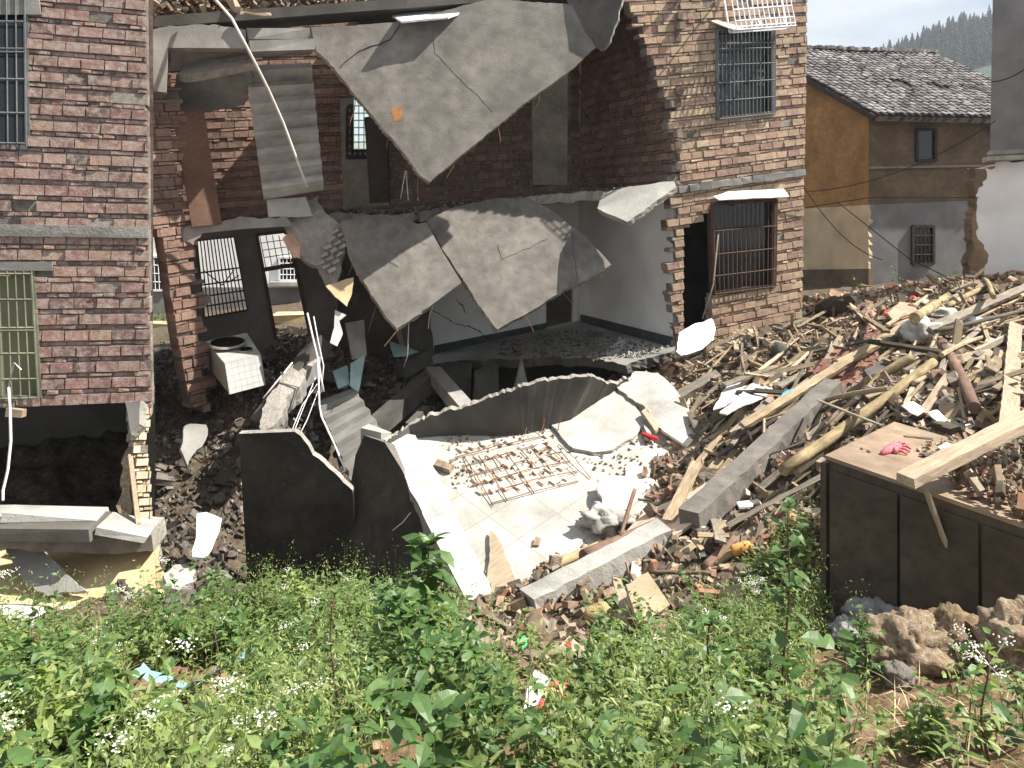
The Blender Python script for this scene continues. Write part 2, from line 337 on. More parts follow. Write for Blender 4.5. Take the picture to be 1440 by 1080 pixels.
def slab(name, pl, poly, thick, mats, parent=None, which=None, amp=.03, step=.07, edge=1, rim=.5, **kw):
    """broken plate: pixel outline on a plane, given thickness away from the viewer, with crumbled edges"""
    if not isinstance(mats, (list, tuple)): mats = [mats]
    q = [pl.uv(*x) for x in poly]
    area = sum(q[i][0]*q[(i+1)%len(q)][1]-q[(i+1)%len(q)][0]*q[i][1] for i in range(len(q)))
    if area < 0:
        q = q[::-1]; nE = len(q)
        if which is not None: which = [(nE-2-i) % nE for i in which]
    r = ragged(q, which, amp, step, seed=len(bpy.data.objects)*.37) if amp else q
    cx = sum(x[0] for x in r)/len(r); cy = sum(x[1] for x in r)/len(r); n = len(r)
    vs = []
    for lay, dp in enumerate((0, -thick*.35, -thick*.7, -thick)):
        for (a, c) in r:
            k = 0 if lay == 0 else random.uniform(-.5, 1)*amp*rim
            d = Vector((a-cx, c-cy)); d = d.normalized()*k if d.length > 0 else d
            vs.append((a+d.x, c+d.y, dp + (random.uniform(-.2,.2)*amp if lay in (1, 2) else 0)))
    fs = [tuple(range(n)), tuple(3*n+i for i in range(n))[::-1]]
    mi = [0, 0]
    for lay in range(3):
        for i in range(n):
            j = (i+1) % n; fs.append((lay*n+i, (lay+1)*n+i, (lay+1)*n+j, lay*n+j)); mi.append(min(edge, len(mats)-1))
    b = MB(); b.v = [Vector(x) for x in vs]; b.f = fs; b.m = mi
    return b.build(name, mats, parent, frame=pl.frame(), **kw)
def bar_mesh(pl, us, vs, rect, r, d=0.0, n=4):
    """grille bars on a plane: us and vs are positions inside the pixel quad rect given as fractions"""
    b = MB(); c = [pl.pt(*q)+pl.n*d for q in rect]     # tl,tr,br,bl
    def bl(a, t): return (c[0].lerp(c[1], a)).lerp(c[3].lerp(c[2], a), t)
    for a in us: b.tube([bl(a, 0), bl(a, 1)], r, n)
    for t in vs: b.tube([bl(0, t), bl(1, t)], r*1.25, n)
    return b, bl
# ---------------------------------------------------------------- terrain height
ctl = [(0,1080,3.0),(700,1080,3.0),(1440,1080,3.0),(0,1300,1.9),(720,1300,1.9),(1440,1300,1.9),(-500,1080,3.0),(1900,1040,3.0),
 (0,960,5.0),(350,965,5.0),(0,872,8.1),(350,856,8.2),(600,885,7.3),(860,905,6.6),(1000,905,6.1),(850,1000,4.5),(-500,880,8),
 (1160,872,6.6),(1300,905,5.5),(1440,930,4.9),(1440,1000,3.9),(1060,780,7.6),(1130,720,8.2),(950,805,7.6),
 (690,853,8.2),(800,830,7.9),(1050,640,9.8),(1000,560,12),(960,515,13.6),(1130,472,14.6),(1040,478,14.2),
 (1200,560,10.5),(1300,520,10.2),(1300,440,13),(1440,402,14),(1440,500,10.5),(1420,592,8),(1280,590,8.6),(1200,445,15),(1350,402,16.5),
 (1650,420,12),(1650,600,7.5),(1650,850,5),(280,770,10),(260,650,12.5),(300,845,8.6),(230,480,20),(240,448,26),
 (350,575,13),(450,585,13.2),(420,515,15),(540,515,15.3),(100,868,9.4),(0,720,11),(-300,860,9),(-300,600,14),
 (1225,400,22.5),(1130,418,20),(1400,392,19),(1650,385,19)]
cx = [tuple(P(*c)) for c in ctl] + [(.2,10.5,-4.05),(1.3,11.3,-3.55),(-1,13,-4.5),(.8,14.2,-4.3),(-.6,16,-4.4),(1.6,15.5,-3.6),(2.3,13.0,-2.9),(-1.8,11.5,-4.6),(-2.3,10,-4.75),(-1.9,9.2,-4.45),(-2.7,12.6,-4.1),(-3.0,13.6,-3.5),(-2.3,11.6,-4.6),(-3.0,9.5,-4.6),(-3.3,10.2,-4.9),(-2.5,10.3,-4.98),
 (-25,30,-3),(0,32,-2.6),(25,32,-2),(-25,15,-3.5),(0,22,-2.8),(-8,24,-3.1),(12,30,-2)]
cx = np.array(cx)
def _K(r2): return np.where(r2 > 1e-12, r2*np.log(np.maximum(r2, 1e-12)), 0)
_n = len(cx); _A = np.zeros((_n+3, _n+3)); _d = ((cx[:,None,:2]-cx[None,:,:2])**2).sum(-1)
_A[:_n,:_n] = _K(_d) + np.eye(_n)*.25; _A[:_n,_n] = 1; _A[:_n,_n+1:] = cx[:,:2]; _A[_n:,:_n] = _A[:_n,_n:].T
_w = np.linalg.solve(_A, np.concatenate([cx[:,2], [0,0,0]]))
def H0(x, y):
    x = np.atleast_1d(np.asarray(x, float)); y = np.atleast_1d(np.asarray(y, float)); o = np.empty(x.size)
    for i in range(0, x.size, 20000):
        xx = x.ravel()[i:i+20000]; yy = y.ravel()[i:i+20000]
        d = (xx[:,None]-cx[None,:,0])**2 + (yy[:,None]-cx[None,:,1])**2
        o[i:i+20000] = _K(d) @ _w[:_n] + _w[_n] + _w[_n+1]*xx + _w[_n+2]*yy
    t = np.clip((np.hypot(x.ravel()*.9, y.ravel())-28)/12, 0, 1); t = t*t*(3-2*t)
    return np.clip(o*(1-t) + (-2.6)*t, -5.5, 1.5)
def rubble_amt(x, y):
    b = 7.2 - .12*x; return np.clip((y - b)/.9, 0, 1)*np.clip((19-y)/3, .15, 1)
def Hn(x, y):
    x = np.atleast_1d(np.asarray(x, float)); y = np.atleast_1d(np.asarray(y, float))
    h = H0(x, y); ra = rubble_amt(x, y)
    nz = np.array([noise.noise(Vector((a*1.3, b*1.3, 3)))*.22 + noise.noise(Vector((a*4.1, b*4.1, 7)))*.13 + noise.noise(Vector((a*12, b*12, 1)))*.03 for a, b in zip(x, y)])
    nz2 = np.array([noise.noise(Vector((a*2.3, b*2.3, 13)))*.10 + noise.noise(Vector((a*9.1, b*9.1, 17)))*.035 for a, b in zip(x, y)])
    return h + nz*ra + nz2*(1-ra)*np.clip((30-y)/10, 0, 1)
def Hs(x, y): return float(Hn([x], [y])[0])
def G(px, py, lift=0.0, ymin=2.0, ymax=40):
    """where the sight line through a photo pixel meets the ground"""
    Y = np.arange(ymin, ymax, .06); X = (px-CX)*Y/F; Z = (HY-py)*Y/F
    h = H0(X, Y); k = np.nonzero(Z < h)[0]
    y = Y[k[0]] if len(k) else ymax
    return P(px, py, y*(1-lift))

def Gn(px, py):
    """the same with the small bumps of the ground"""
    g = G(px, py); Y = np.arange(max(2, g.y*.80), g.y*1.06, .04); X = (px-CX)*Y/F; Z = (HY-py)*Y/F
    k = np.nonzero(Z < Hn(X, Y))[0]; return Y[k[0]] if len(k) else g.y
def over(x1, y1, x2, y2, lift=.012, n=9):
    """end points of a straight piece seen between two pixels that rests on top of the ground all along"""
    t = np.linspace(0, 1, n); yg = np.array([Gn(x1+(x2-x1)*k, y1+(y2-y1)*k) for k in t]); best = None
    for a in np.linspace(.85, 1.0, 21):
        for c in np.linspace(.85, 1.0, 21):
            i = 1/(yg[0]*a); j = 1/(yg[-1]*c); yy = 1/(i+(j-i)*t)
            if (yy <= yg*(1-lift)).all():
                sc = a+c
                if best is None or sc > best[0]: best = (sc, yg[0]*a, yg[-1]*c)
    if best is None: return P(x1,y1,yg[0]*.88), P(x2,y2,yg[-1]*.88)
    return P(x1,y1,best[1]), P(x2,y2,best[2])
# ================================================================ SETTING
u = np.linspace(-1.35, 1.35, 620); ys = np.concatenate([np.geomspace(.8, 20, 430), np.geomspace(20.4, 700, 60)])
UU, YY = np.meshgrid(u, ys); XX = UU*YY; hh = Hn(XX.ravel(), YY.ravel())
vv = np.stack([XX.ravel(), YY.ravel(), hh], 1); nr, ncn = UU.shape
ii = (np.arange(nr-1)[:,None]*ncn + np.arange(ncn-1)[None]).ravel()
ff = np.stack([ii, ii+1, ii+ncn+1, ii+ncn], 1)
def npmesh(name, v, f, mats, smooth=False, mi=None):
    me = bpy.data.meshes.new(name); k = f.shape[1]
    me.vertices.add(len(v)); me.vertices.foreach_set('co', np.ascontiguousarray(v, dtype=np.float32).ravel())
    me.loops.add(f.size); me.loops.foreach_set('vertex_index', f.astype(np.int32).ravel())
    me.polygons.add(len(f)); me.polygons.foreach_set('loop_start', np.arange(0, f.size, k, dtype=np.int32))
    for m in mats: me.materials.append(m)
    if mi is not None: me.polygons.foreach_set('material_index', mi.astype(np.int32))
    me.update(calc_edges=True); me.validate()
    me.polygons.foreach_set('use_smooth', [bool(smooth)]*len(me.polygons))
    return me
def npobj(name, v, f, mats, smooth=False, mi=None, parent=None, **kw):
    o = bpy.data.objects.new(name, npmesh(name, v, f, mats, smooth, mi)); link(o, Matrix.Identity(4), parent); return meta(o, **kw)
npobj('ground', vv, ff, [mGround], smooth=True, kind='structure')
# ---- the wooded hill far behind
def hillz(x, y):
    return -3 + float(np.interp(x, [-150,60,150,165,180,200,235,300,650], [0,18,52,62,72,80,90,103,112]))*max(0, min(1, (y-250)/150)) + 3*noise.noise(Vector((x*.02, y*.02, 0)))
b = MB(); nx, ny = 90, 24; vs = []
for j in range(ny):
    for i in range(nx):
        x = -150 + 800*i/(nx-1); y = 250 + 260*j/(ny-1); vs.append((x, y, hillz(x, y)))
b.add(vs, [(j*nx+i, j*nx+i+1, (j+1)*nx+i+1, (j+1)*nx+i) for j in range(ny-1) for i in range(nx-1)])
b.build('hill', mConif, kind='structure', smooth=True)
def conifer_mesh():
    b = MB(); b.tube([(0,0,0),(0,0,4)], [.3,.2], 5, 1)
    for k in range(15):
        z = .6 + k*.78; R = (1-(z-.6)/12.0)*3.3
        for a in range(9):
            t = a*.698 + k*.9 + random.random()*.5; r = R*random.uniform(.6, 1.15)
            b.add([(0,0,z+.7),(r*math.cos(t-.3), r*math.sin(t-.3), z-.25),(r*1.15*math.cos(t), r*1.15*math.sin(t), z-.6),(r*math.cos(t+.3), r*math.sin(t+.3), z-.2)], [(0,1,2),(0,2,3)])
    return mkmesh('pine_tree', b.v, b.f, [mConif, mStemR], b.m)
cms = [conifer_mesh() for _ in range(4)]; k = 0
for i in range(1200):
    y = random.uniform(372, 425); px = random.uniform(1215, 1445); x = (px-CX)*y/F; z = hillz(x, y)
    if k < 295:
        o = bpy.data.objects.new('pine_tree', cms[i % 4]); s = random.uniform(.8, 1.3)
        link(o, Matrix.Translation((x, y, z-.3)) @ Matrix.Rotation(random.random()*6, 4, 'Z') @ Matrix.Scale(s, 4))
        meta(o, 'dark hazy conifer in the wood on the distant hill', 'tree', 'conifers on the distant hill'); k += 1
# ================================================================ MUD-BRICK HOUSE (right background)
A0 = P(1222,157,22); gd = Vector((-.42,.9,0)).normalized(); fd = Vector((.985,.17,0)).normalized()
mh = empty('mud_brick_house', (A0.x, A0.y, -2.2), 'old two storey mud brick house with a grey tiled roof behind the rubble', 'house')
zt = A0.z - .02; zb = -2.6; zm = P(0,290,22).z
def wallbox(a, d, L, z0, z1, inn, name, mat, **kw):
    p = Plane(a, a+d*L, a+Vector((0,0,1)))
    b = MB(); q = [a+Vector((0,0,z0-a.z)), a+d*L+Vector((0,0,z0-a.z)), a+d*L+Vector((0,0,z1-a.z)), a+Vector((0,0,z1-a.z))]
    pi = p.frame().inverted()
    b.hexa([pi @ x for x in q] + [pi @ (x+inn) for x in q]); return b.build(name, mat, mh, frame=p.frame(), **kw)
inn = -Plane(A0, A0+fd, A0+Vector((0,0,1))).n*.35; ing = -Plane(A0, A0+gd, A0+Vector((0,0,1))).n*.35
pf = Plane(A0, A0+fd, A0+Vector((0,0,1))); pg = Plane(A0, A0+gd, A0+Vector((0,0,1)))
def quadwall(pl, px, name, mat, d=0, thick=.3, parent=mh, amp=0, which=(), **kw):
    p2 = Plane(pl.p+pl.n*d, pl.p+pl.n*d+pl.u, pl.p+pl.n*d+pl.vv); p2.u, p2.vv, p2.n = pl.u, pl.vv, pl.n
    return slab(name, p2, px, thick, [mat, mat], parent, which=list(which), amp=amp, rim=0, **kw)
quadwall(pf, [(1222,157),(1440,157),(1440,262),(1370,282),(1222,288)], 'upper_wall', mMudD)
quadwall(pf, [(1222,288),(1370,282),(1440,262),(1440,430),(1222,430)], 'rendered_wall', mRender, .002)
quadwall(pg, [(1221.5,157),(1060,68),(1060,300),(1221.5,289)], 'gable_wall', mMud)
quadwall(pg, [(1221.5,288),(1060,298),(1060,380),(1221.5,378)], 'plastered_wall', mPlasC, .03, amp=.05, which=(3,))
quadwall(pg, [(1221.5,378),(1060,380),(1060,440),(1221.5,440)], 'plinth', mMudD, .05)
def win(pl, quad, parent, bars=True, nu=5, nv=4, fr=mWoodD, name='window', lab=None):
    c = [pl.pt(*q) for q in quad]
    b = MB(); b.hexa([x - pl.n*.02 for x in c] + [x - pl.n*.06 for x in c]); b.v = [x + pl.n*.03 for x in b.v]
    w = b.build(name, mGlass, parent, label=lab)
    f = MB()
    for i in range(4): f.beam(c[i]+pl.n*.04, c[(i+1)%4]+pl.n*.04, .07, .08, up=pl.n)
    f.build('frame', fr, w)
    if bars:
        g, _ = bar_mesh(pl, [i/nu for i in range(1, nu)], [i/nv for i in range(1, nv)], quad, .012, .06); g.build('bars', fr, w)
    return w
win(pf, [(1288,182),(1314,182),(1314,226),(1288,226)], mh, False, lab='small dark opening under the eaves')
win(pf, [(1282,318),(1311,318),(1311,371),(1282,371)], mh, lab='small barred window in the rendered wall')
b = MB(); b.beam(pf.pt(1222,236)+pf.n*.04, pf.pt(1395,233)+pf.n*.04, .06, .05, up=pf.n); b.build('timber_rail', mWoodG, mh)
# roof of rows of curved tiles
Rl = A0 + gd*4.0; ridge_z = P(1067,68,25.6).z; e0 = A0 - gd*.45 + Vector((0,0,-.12)); e0 = e0 - fd*.25
r0 = Vector((Rl.x, Rl.y, ridge_z)) - fd*.25
slope = r0 - e0; RL = 6.2; nc = 31; nt_ = 24; b = MB(); base = MB()
nrm = fd.cross(slope).normalized(); nrm = nrm if nrm.z > 0 else -nrm
base.hexa([e0, e0+fd*RL, r0+fd*RL, r0] + [q - nrm*.08 for q in (e0, e0+fd*RL, r0+fd*RL, r0)])
base.build('roof_boards', mWoodD, mh)
for i in range(nc):
    for j in range(nt_):
        pos = e0 + fd*((i+.5)*RL/nc) + slope*((j+.5)/nt_) + fd*random.gauss(0,.018) + slope.normalized()*random.gauss(0,.02)
        t = j/nt_; uu = i/nc
        sag = -.05*math.sin(uu*9)*math.sin(t*5); pos += nrm*(sag*.5)
        for (hx, hy, rr) in ((.40, .42, .05), (.57, .38, .05)):
            if ((uu-hx)/rr)**2 + ((t-hy)/.07)**2 < 1: pos = None; break
        if pos is None: continue
        w = RL/nc*.62; L = slope.length/nt_*.68; s = slope.normalized(); tl = random.gauss(0,.05)
        seg = []
        for e, lift in ((-1, .030), (1, .0)):
            for a in (-75, -38, 0, 38, 75):
                ra = math.radians(a); seg.append(pos + s*L*e + fd*(math.sin(ra)*w*.62 + tl*e*.1) + nrm*(math.cos(ra)*w*.42 + lift + .005))
        b.add(seg, [(k, k+1, k+6, k+5) for k in range(4)])
rf = b.build('tile_covering', mTile, mh)
b = MB()
for i in range(46):
    q = r0 + fd*(RL*i/46) + nrm*(.06+random.random()*.05); b.beam(q, q+fd*.13+Vector((0,0,.02)), .26, .10, j=.015)
b.build('ridge_tiles', mTile, mh)
b = MB(); back = r0 + Vector((gd.x, gd.y, 0))*4.2; back.z = e0.z
b.hexa([r0, r0+fd*RL, back+fd*RL, back] + [q - Vector((0,0,.1)) for q in (r0, r0+fd*RL, back+fd*RL, back)]); b.build('rear_roof', mTile, mh)
b = MB(); b.beam(e0-Vector((0,0,.12)), e0+fd*RL-Vector((0,0,.12)), .08, .14); b.beam(e0-Vector((0,0,.10)), r0-Vector((0,0,.14)), .08, .14); b.build('eaves_board', mWoodD, mh)
# ---- grey rendered building at the right edge and the plastered wall below it
gb = empty('grey_house', P(1420,385,17.5), 'smooth grey rendered house cut by the right edge of the picture', 'house')
pl = Plane((1397,300,17.6),(1500,300,16.5),(1397,100,17.6))
slab('wall', pl, [(1399,-160),(1640,-160),(1640,222),(1392,213)], .3, [mRender, mRender], gb, which=[2], amp=.02)
ww = slab('white_wall', Plane((1376,300,17.2),(1500,300,16.2),(1376,100,17.2)), [(1385,236),(1400,228),(1640,215),(1640,440),(1400,440),(1384,345),(1373,330),(1375,270)], .3, [mPlasW, mBreak], gb, which=[0,1,3,4,5,6,7], amp=.08)
b = MB(); b.beam(P(1385,224,17), P(1600,214,16), .45, .14, j=.03); b.beam(P(1390,216,17.1), P(1600,205,16.1), .4, .06, j=.02); b.build('brick_ledge', mBreak, gb)
slab('earth_wall', Plane((1372,300,17.9),(1400,300,17.9),(1372,400,17.9)), [(1370,236),(1420,232),(1420,430),(1362,430),(1368,300)], .3, [mMudD, mMudD], gb, amp=.06)
# ================================================================ LEFT BRICK HOUSE
fdl = Vector((.955,.297,0))
PL = Plane((213,565,9.95), P(213,565,9.95)-fdl, (213,300,9.95), udir=((0,318),(205,322)))
lh = empty('brick_house', P(100,870,9.5), 'red brick house standing close on the left over its collapsed ground floor', 'house')
upw = [(-60,-30),(36,-30),(39,207),(-60,205)]; low = [(-60,381),(46,381),(56,560),(-60,562)]
brick_wall('front_wall', PL, [(-130,-90),(204,-90),(208,200),(210,400),(214,580),(202,592),(172,566),(90,566),(-130,572)], [upw, low], [mBrickL, mMortar], lh, thick=.24, rough=.020)
mBandL = M('weathered_band', [(.20,.20,.18),(.36,.35,.33)], 7, bump=1, bscale=30, bd=.04, stain=.4)
b = MB(); b.beam(PL.pt(-130,322)+PL.n*.012, PL.pt(209,327)+PL.n*.012, .13, .05, up=PL.n, j=.006); b.build('floor_band', mBandL, lh)
b = MB(); b.beam(PL.pt(-130,374)+PL.n*.01, PL.pt(74,374)+PL.n*.01, .10, .05, up=PL.n, j=.006); b.build('window_lintel', mConc, lh)
b = MB(); b.beam(PL.pt(-130,9)+PL.n*.012, PL.pt(57,9)+PL.n*.012, .20, .05, up=PL.n, j=.006); b.build('upper_lintel', mConc, lh)
# side and rear walls (only glimpsed from other positions)
sd = Vector((-.44,.90,0)); c0 = PL.pt(212,400) - PL.n*.24
b = MB()
for (z0, z1) in ((-2.25, 6.0),): b.hexa([Vector((c0.x,c0.y,z0)), Vector((c0.x,c0.y,z0))+sd*7, Vector((c0.x,c0.y,z1))+sd*7, Vector((c0.x,c0.y,z1))] + [Vector((c0.x-.24,c0.y,z0)), Vector((c0.x-.24,c0.y,z0))+sd*7, Vector((c0.x-.24,c0.y,z1))+sd*7, Vector((c0.x-.24,c0.y,z1))])
b.build('side_wall', mBrickL, lh)
b = MB(); q0 = Vector((c0.x-.02,c0.y+.1,-5)); b.hexa([q0, q0+sd*5, q0+sd*5+Vector((0,0,2.8)), q0+Vector((0,0,2.8))] + [q+Vector((-.2,0,0)) for q in (q0, q0+sd*5, q0+sd*5+Vector((0,0,2.8)), q0+Vector((0,0,2.8)))])
b.build('basement_sun_blocker', mConcD, lh)  # unseen wall added to keep sunlight out of the basement
b = MB(); zf = PL.pt(100,568).z
b.hexa([Vector((c0.x-.03,c0.y,zf+.02)), Vector((c0.x-5.5,c0.y-1.4,zf+.02)), Vector((c0.x-8,c0.y+5,zf+.02)), Vector((c0.x-.03,c0.y,zf+.02))+sd*6.5] + [Vector((c0.x-.03,c0.y,zf+.14)), Vector((c0.x-5.5,c0.y-1.4,zf+.14)), Vector((c0.x-8,c0.y+5,zf+.14)), Vector((c0.x-.03,c0.y,zf+.14))+sd*6.5])
b.build('floor_slab', mConcD, lh)
pbk = Plane((150,600,13.2),(-100,600,12.2),(150,400,13.2))
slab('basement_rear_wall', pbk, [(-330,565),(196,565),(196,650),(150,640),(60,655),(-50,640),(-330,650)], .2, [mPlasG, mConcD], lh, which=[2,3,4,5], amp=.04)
slab('basement_earth', Plane((150,600,13.6),(-100,600,12.6),(150,400,13.6)), [(-330,600),(205,600),(205,790),(-330,790)], .2, [mSoffit], lh, amp=0)
def sec_window(quad, glassmat, nm, lab, cols, rows, fr=mIron, proud=.05):
    c = [PL.pt(*q) for q in quad]
    b = MB(); b.hexa([x - PL.n*.10 for x in c] + [x - PL.n*.14 for x in c]); w = b.build('window', glassmat, lh, label=lab)
    f = MB()
    for i in range(4): f.beam(c[i]-PL.n*.03, c[(i+1)%4]-PL.n*.03, .05, .09, up=PL.n)
    f.build('frame', fr, w)
    g, _ = bar_mesh(PL, cols, rows, quad, .009, proud); g.build('bars', fr, w); return w
sec_window(upw, mGlass, 'w', 'upper barred window with dark glass', [1-k*.135 for k in range(8)], [.02,.26,.42,.44,.60,.80,.98])
w = sec_window(low, mCurt, 'w', 'lower barred window with olive shutters behind', [1-k*.11 for k in range(10)], [.02,.22,.44,.46,.64,.84,.99], fr=M('olive_iron', [(.16,.17,.12),(.22,.23,.16)], 10))
# shattered pier under the corner
pp = Plane((175,565,9.8),(215,565,10.0),(200,760,9.45))
brick_wall('broken_pier', pp, [(184,575),(214,562),(212,600),(206,612),(211,650),(216,745),(197,745),(190,660),(184,610)], [], [M('pier_cream', [(.52,.42,.28),(.62,.52,.36),(.46,.34,.22),(.66,.58,.42)], 9, isl=1, bump=.9), mMortar], lh, rag=(0,0), thick=.2, rough=.03, blen=.14, pat=(.09,.06))
slab('pier_capital', Plane((175,565,9.7),(195,565,9.7),(190,620,9.5)), [(176,566),(198,563),(196,596),(187,606),(184,610)], .2, [mPlasG, mBreak], lh, amp=.01)
slab('pier_core', Plane((165,640,9.9),(185,640,9.9),(175,740,9.5)), [(176,635),(181,628),(186,668),(188,735),(165,737),(163,712),(172,690),(170,650)], .12, [mConglo, mConglo], lh, amp=.04)
b = MB(); b.beam(P(183,640,9.7), P(194,738,9.3), .05, .06, m=0, j=.004); b.build('pier_post', mWoodP, lh)
# fallen ground beam with the white slabs lying on it, in front of the opening
pb = Plane((0,755,9.0),(215,765,9.25),(0,700,9.0))
slab('ground_beam', pb, [(-140,742),(130,744),(213,752),(216,776),(150,778),(-140,768)], .55, [mConcW, mBreak], lh, which=[0,1,3,4], amp=.02, label='cracked concrete ground beam in front of the open basement')
b = MB(); b.beam(P(-140,722,9.25), P(12,722,9.25), .36, .06, j=.02); b.beam(P(12,720,9.2), P(145,727,9.3), .34, .08, j=.02); b.build('sill_slab', mConcL, lh)
b = MB(); b.beam(P(-120,738,9.15), P(142,742,9.15), .5, .16, j=.02); b.build('beam_course', mConcD, lh)
b = MB(); b.beam(P(146,736,9.2), P(214,748,9.25), .5, .05, j=.02); b.build('pale_ledge', mConcL, lh)
# ================================================================ COLLAPSED HOUSE (centre)
chs = empty('collapsed_house', P(700,600,15.5), 'half collapsed brick house with its open rooms and barred facade on the right', 'house')
PFAC = Plane((950,485,14.5),(1130,485,15.4),(950,0,14.5), udir=((955,268),(1130,243)))
PR = Plane((948,480,14.5),(815,450,17.9),(948,0,14.5), udir=((815,268),(948,262)))
PB = Plane((815,450,17.9),(610,495,16.83),(815,0,17.9), udir=((815,450),(600,480)))
upw = [(1007,42),(1087,42),(1087,160),(1008,168)]; low = [(1000,287),(1090,281),(1088,402),(1003,413)]
brick_wall('facade', PFAC, [(868,-60),(1137,-60),(1134,100),(1131,250),(1128,470),(1000,490),(1001,440),(1001,300),(962,322),(962,500),(946,500),(946,262),(951,205),(944,150),(925,105),(905,55),(885,20)],
    [upw, low], [mBrickR, mMortar], chs, thick=.22, rag=(1,0), rough=.018)
b = MB(); n = 12
for i in range(n):
    t0, t1 = i/n, (i+1)/n; q0 = PFAC.pt(953+178*t0, 267-25*t0); q1 = PFAC.pt(953+178*t1, 267-25*t1); k = random.uniform(-.012,.012)
    b.beam(q0+PFAC.n*(.015+k), q1+PFAC.n*(.015+k), .12+k, .08, up=PFAC.n, j=.01)
b.build('ring_beam', mConc, chs)
# return wall behind the facade on the right so the house has depth
c0 = PFAC.pt(1128,470) - PFAC.n*.22 - PFAC.u*.03; b = MB(); d = Vector((.10,1,0)).normalized()*3.2
for z0, z1 in ((-2.6, 4.6),): b.hexa([Vector((c0.x-.22,c0.y,z0)),Vector((c0.x-.22,c0.y,z0))+d,Vector((c0.x-.22,c0.y,z1))+d,Vector((c0.x-.22,c0.y,z1)), Vector((c0.x,c0.y,z0)),Vector((c0.x,c0.y,z0))+d,Vector((c0.x,c0.y,z1))+d,Vector((c0.x,c0.y,z1))])
b.build('side_wall', mBrickR, chs)
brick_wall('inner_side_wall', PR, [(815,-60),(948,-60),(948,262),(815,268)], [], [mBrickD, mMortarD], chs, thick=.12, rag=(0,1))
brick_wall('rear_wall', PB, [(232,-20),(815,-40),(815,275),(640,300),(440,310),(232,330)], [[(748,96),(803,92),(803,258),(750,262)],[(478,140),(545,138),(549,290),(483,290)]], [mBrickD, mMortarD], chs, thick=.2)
# far rooms: a wall coloured near-black for their shade, with a barred window in it
pq = Plane((480,300,18.6),(815,300,20.4),(480,100,18.6))
for k, q in enumerate([[(400,60),(497,60),(497,330),(400,330)],[(497,60),(540,60),(540,139),(497,139)],[(497,210),(540,210),(540,330),(497,330)],[(540,60),(860,60),(860,330),(540,330)]]):
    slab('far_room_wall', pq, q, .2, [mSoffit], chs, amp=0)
g, _ = bar_mesh(pq, [k/6 for k in range(7)], [k/7 for k in range(8)], [(497,139),(540,139),(540,210),(497,210)], .012, .05); g.build('rear_window_bars', M('green_iron', [(.06,.16,.10),(.10,.22,.14)], 9), chs)
slab('door_leaf', Plane((520,300,16.6),(545,300,16.2),(520,140,16.6)), [(512,165),(543,160),(546,284),(520,286)], .04, [mWoodD], chs, amp=0, label='dark door leaf standing open in the rear wall')
# second floor plate with its broken front edge
fr = [(415,300,14.0),(480,299,14.3),(545,303,14.6),(600,296,14.7),(660,290,14.9),(720,282,15.0),(790,272,15.1),(860,268,14.9),(952,262,14.62)]
b = MB(); bt = MB()
pts = []
for i in range(len(fr)-1):
    for k in range(8):
        t = k/8; a, c = fr[i], fr[i+1]; q = P(a[0]+(c[0]-a[0])*t, a[1]+(c[1]-a[1])*t, a[2]+(c[2]-a[2])*t)
        pts.append(q + Vector((random.uniform(-.03,.03), random.uniform(-.12,.08), random.uniform(-.03,.03))))
pts.append(P(*fr[-1]))
for i in range(len(pts)-1):
    a, c = pts[i], pts[i+1]
    def back(q):
        r = Vector((-.326,.945,0)); t = (PB.p - q).dot(PB.n)/r.dot(PB.n); return q + r*(t+.05)
    A, C = back(a), back(c); dz = Vector((0,0,-.17))
    b.hexa([a, c, C, A] + [q + dz*random.uniform(.85,1.1) + Vector((0,.05,0)) for q in (a, c, C, A)])
b.build('second_floor_slab', mBreak, chs)
slab('ceiling_skin', Plane(PB.pt(812,300)+Vector((0,-.05,0)), P(946,269,14.7), PR.pt(818,283)+Vector((-.6,0,0))), [(700,292),(945,270),(812,285)], .01, [mPlasG], chs, amp=0) if False else None
# roof plate above everything
b = MB(); rA = P(216,38,12.0); rB = P(876,-12,14.4); rC = PR.pt(815,-20); rC.z = rB.z+.1; rD = rA + Vector((-.1,.75,.02)); rM = rA.lerp(rB,.42); rN = PB.pt(470,0); rN.z = rM.z+.1; rO = rM + Vector((-.1,.75,.02)); rE = Vector((rB.x+3.2, rB.y+1.0, rB.z+.25)); rF = rE+Vector((-.6,3.3,.1))
for i in range(1): b.hexa([rA, rM, rO, rD] + [q + Vector((0,0,.16)) for q in (rA, rM, rO, rD)]); b.hexa([rM, rB, rC, rN] + [q + Vector((0,0,.16)) for q in (rM, rB, rC, rN)]); b.hexa([rB, rE, rF, rC] + [q + Vector((0,0,.16)) for q in (rB, rE, rF, rC)])
b.build('roof_slab', mConcD, chs)
pr = Plane((214,50,11.9),(345,52,12.4),(214,100,11.9))
slab('roof_beam', pr, [(214,42),(240,36),(300,34),(346,42),(346,68),(236,67),(234,130),(216,128)], .3, [mConc, mBreak], chs, which=[0,1,2], amp=.03)
b = MB(); b.beam(P(346,51,12.5), P(434,50,12.9), .3, .17, j=.015); b.beam(P(350,68,12.3), P(439,66,12.7), .4, .17, j=.015); b.build('stair_head_beam', mConc, chs)
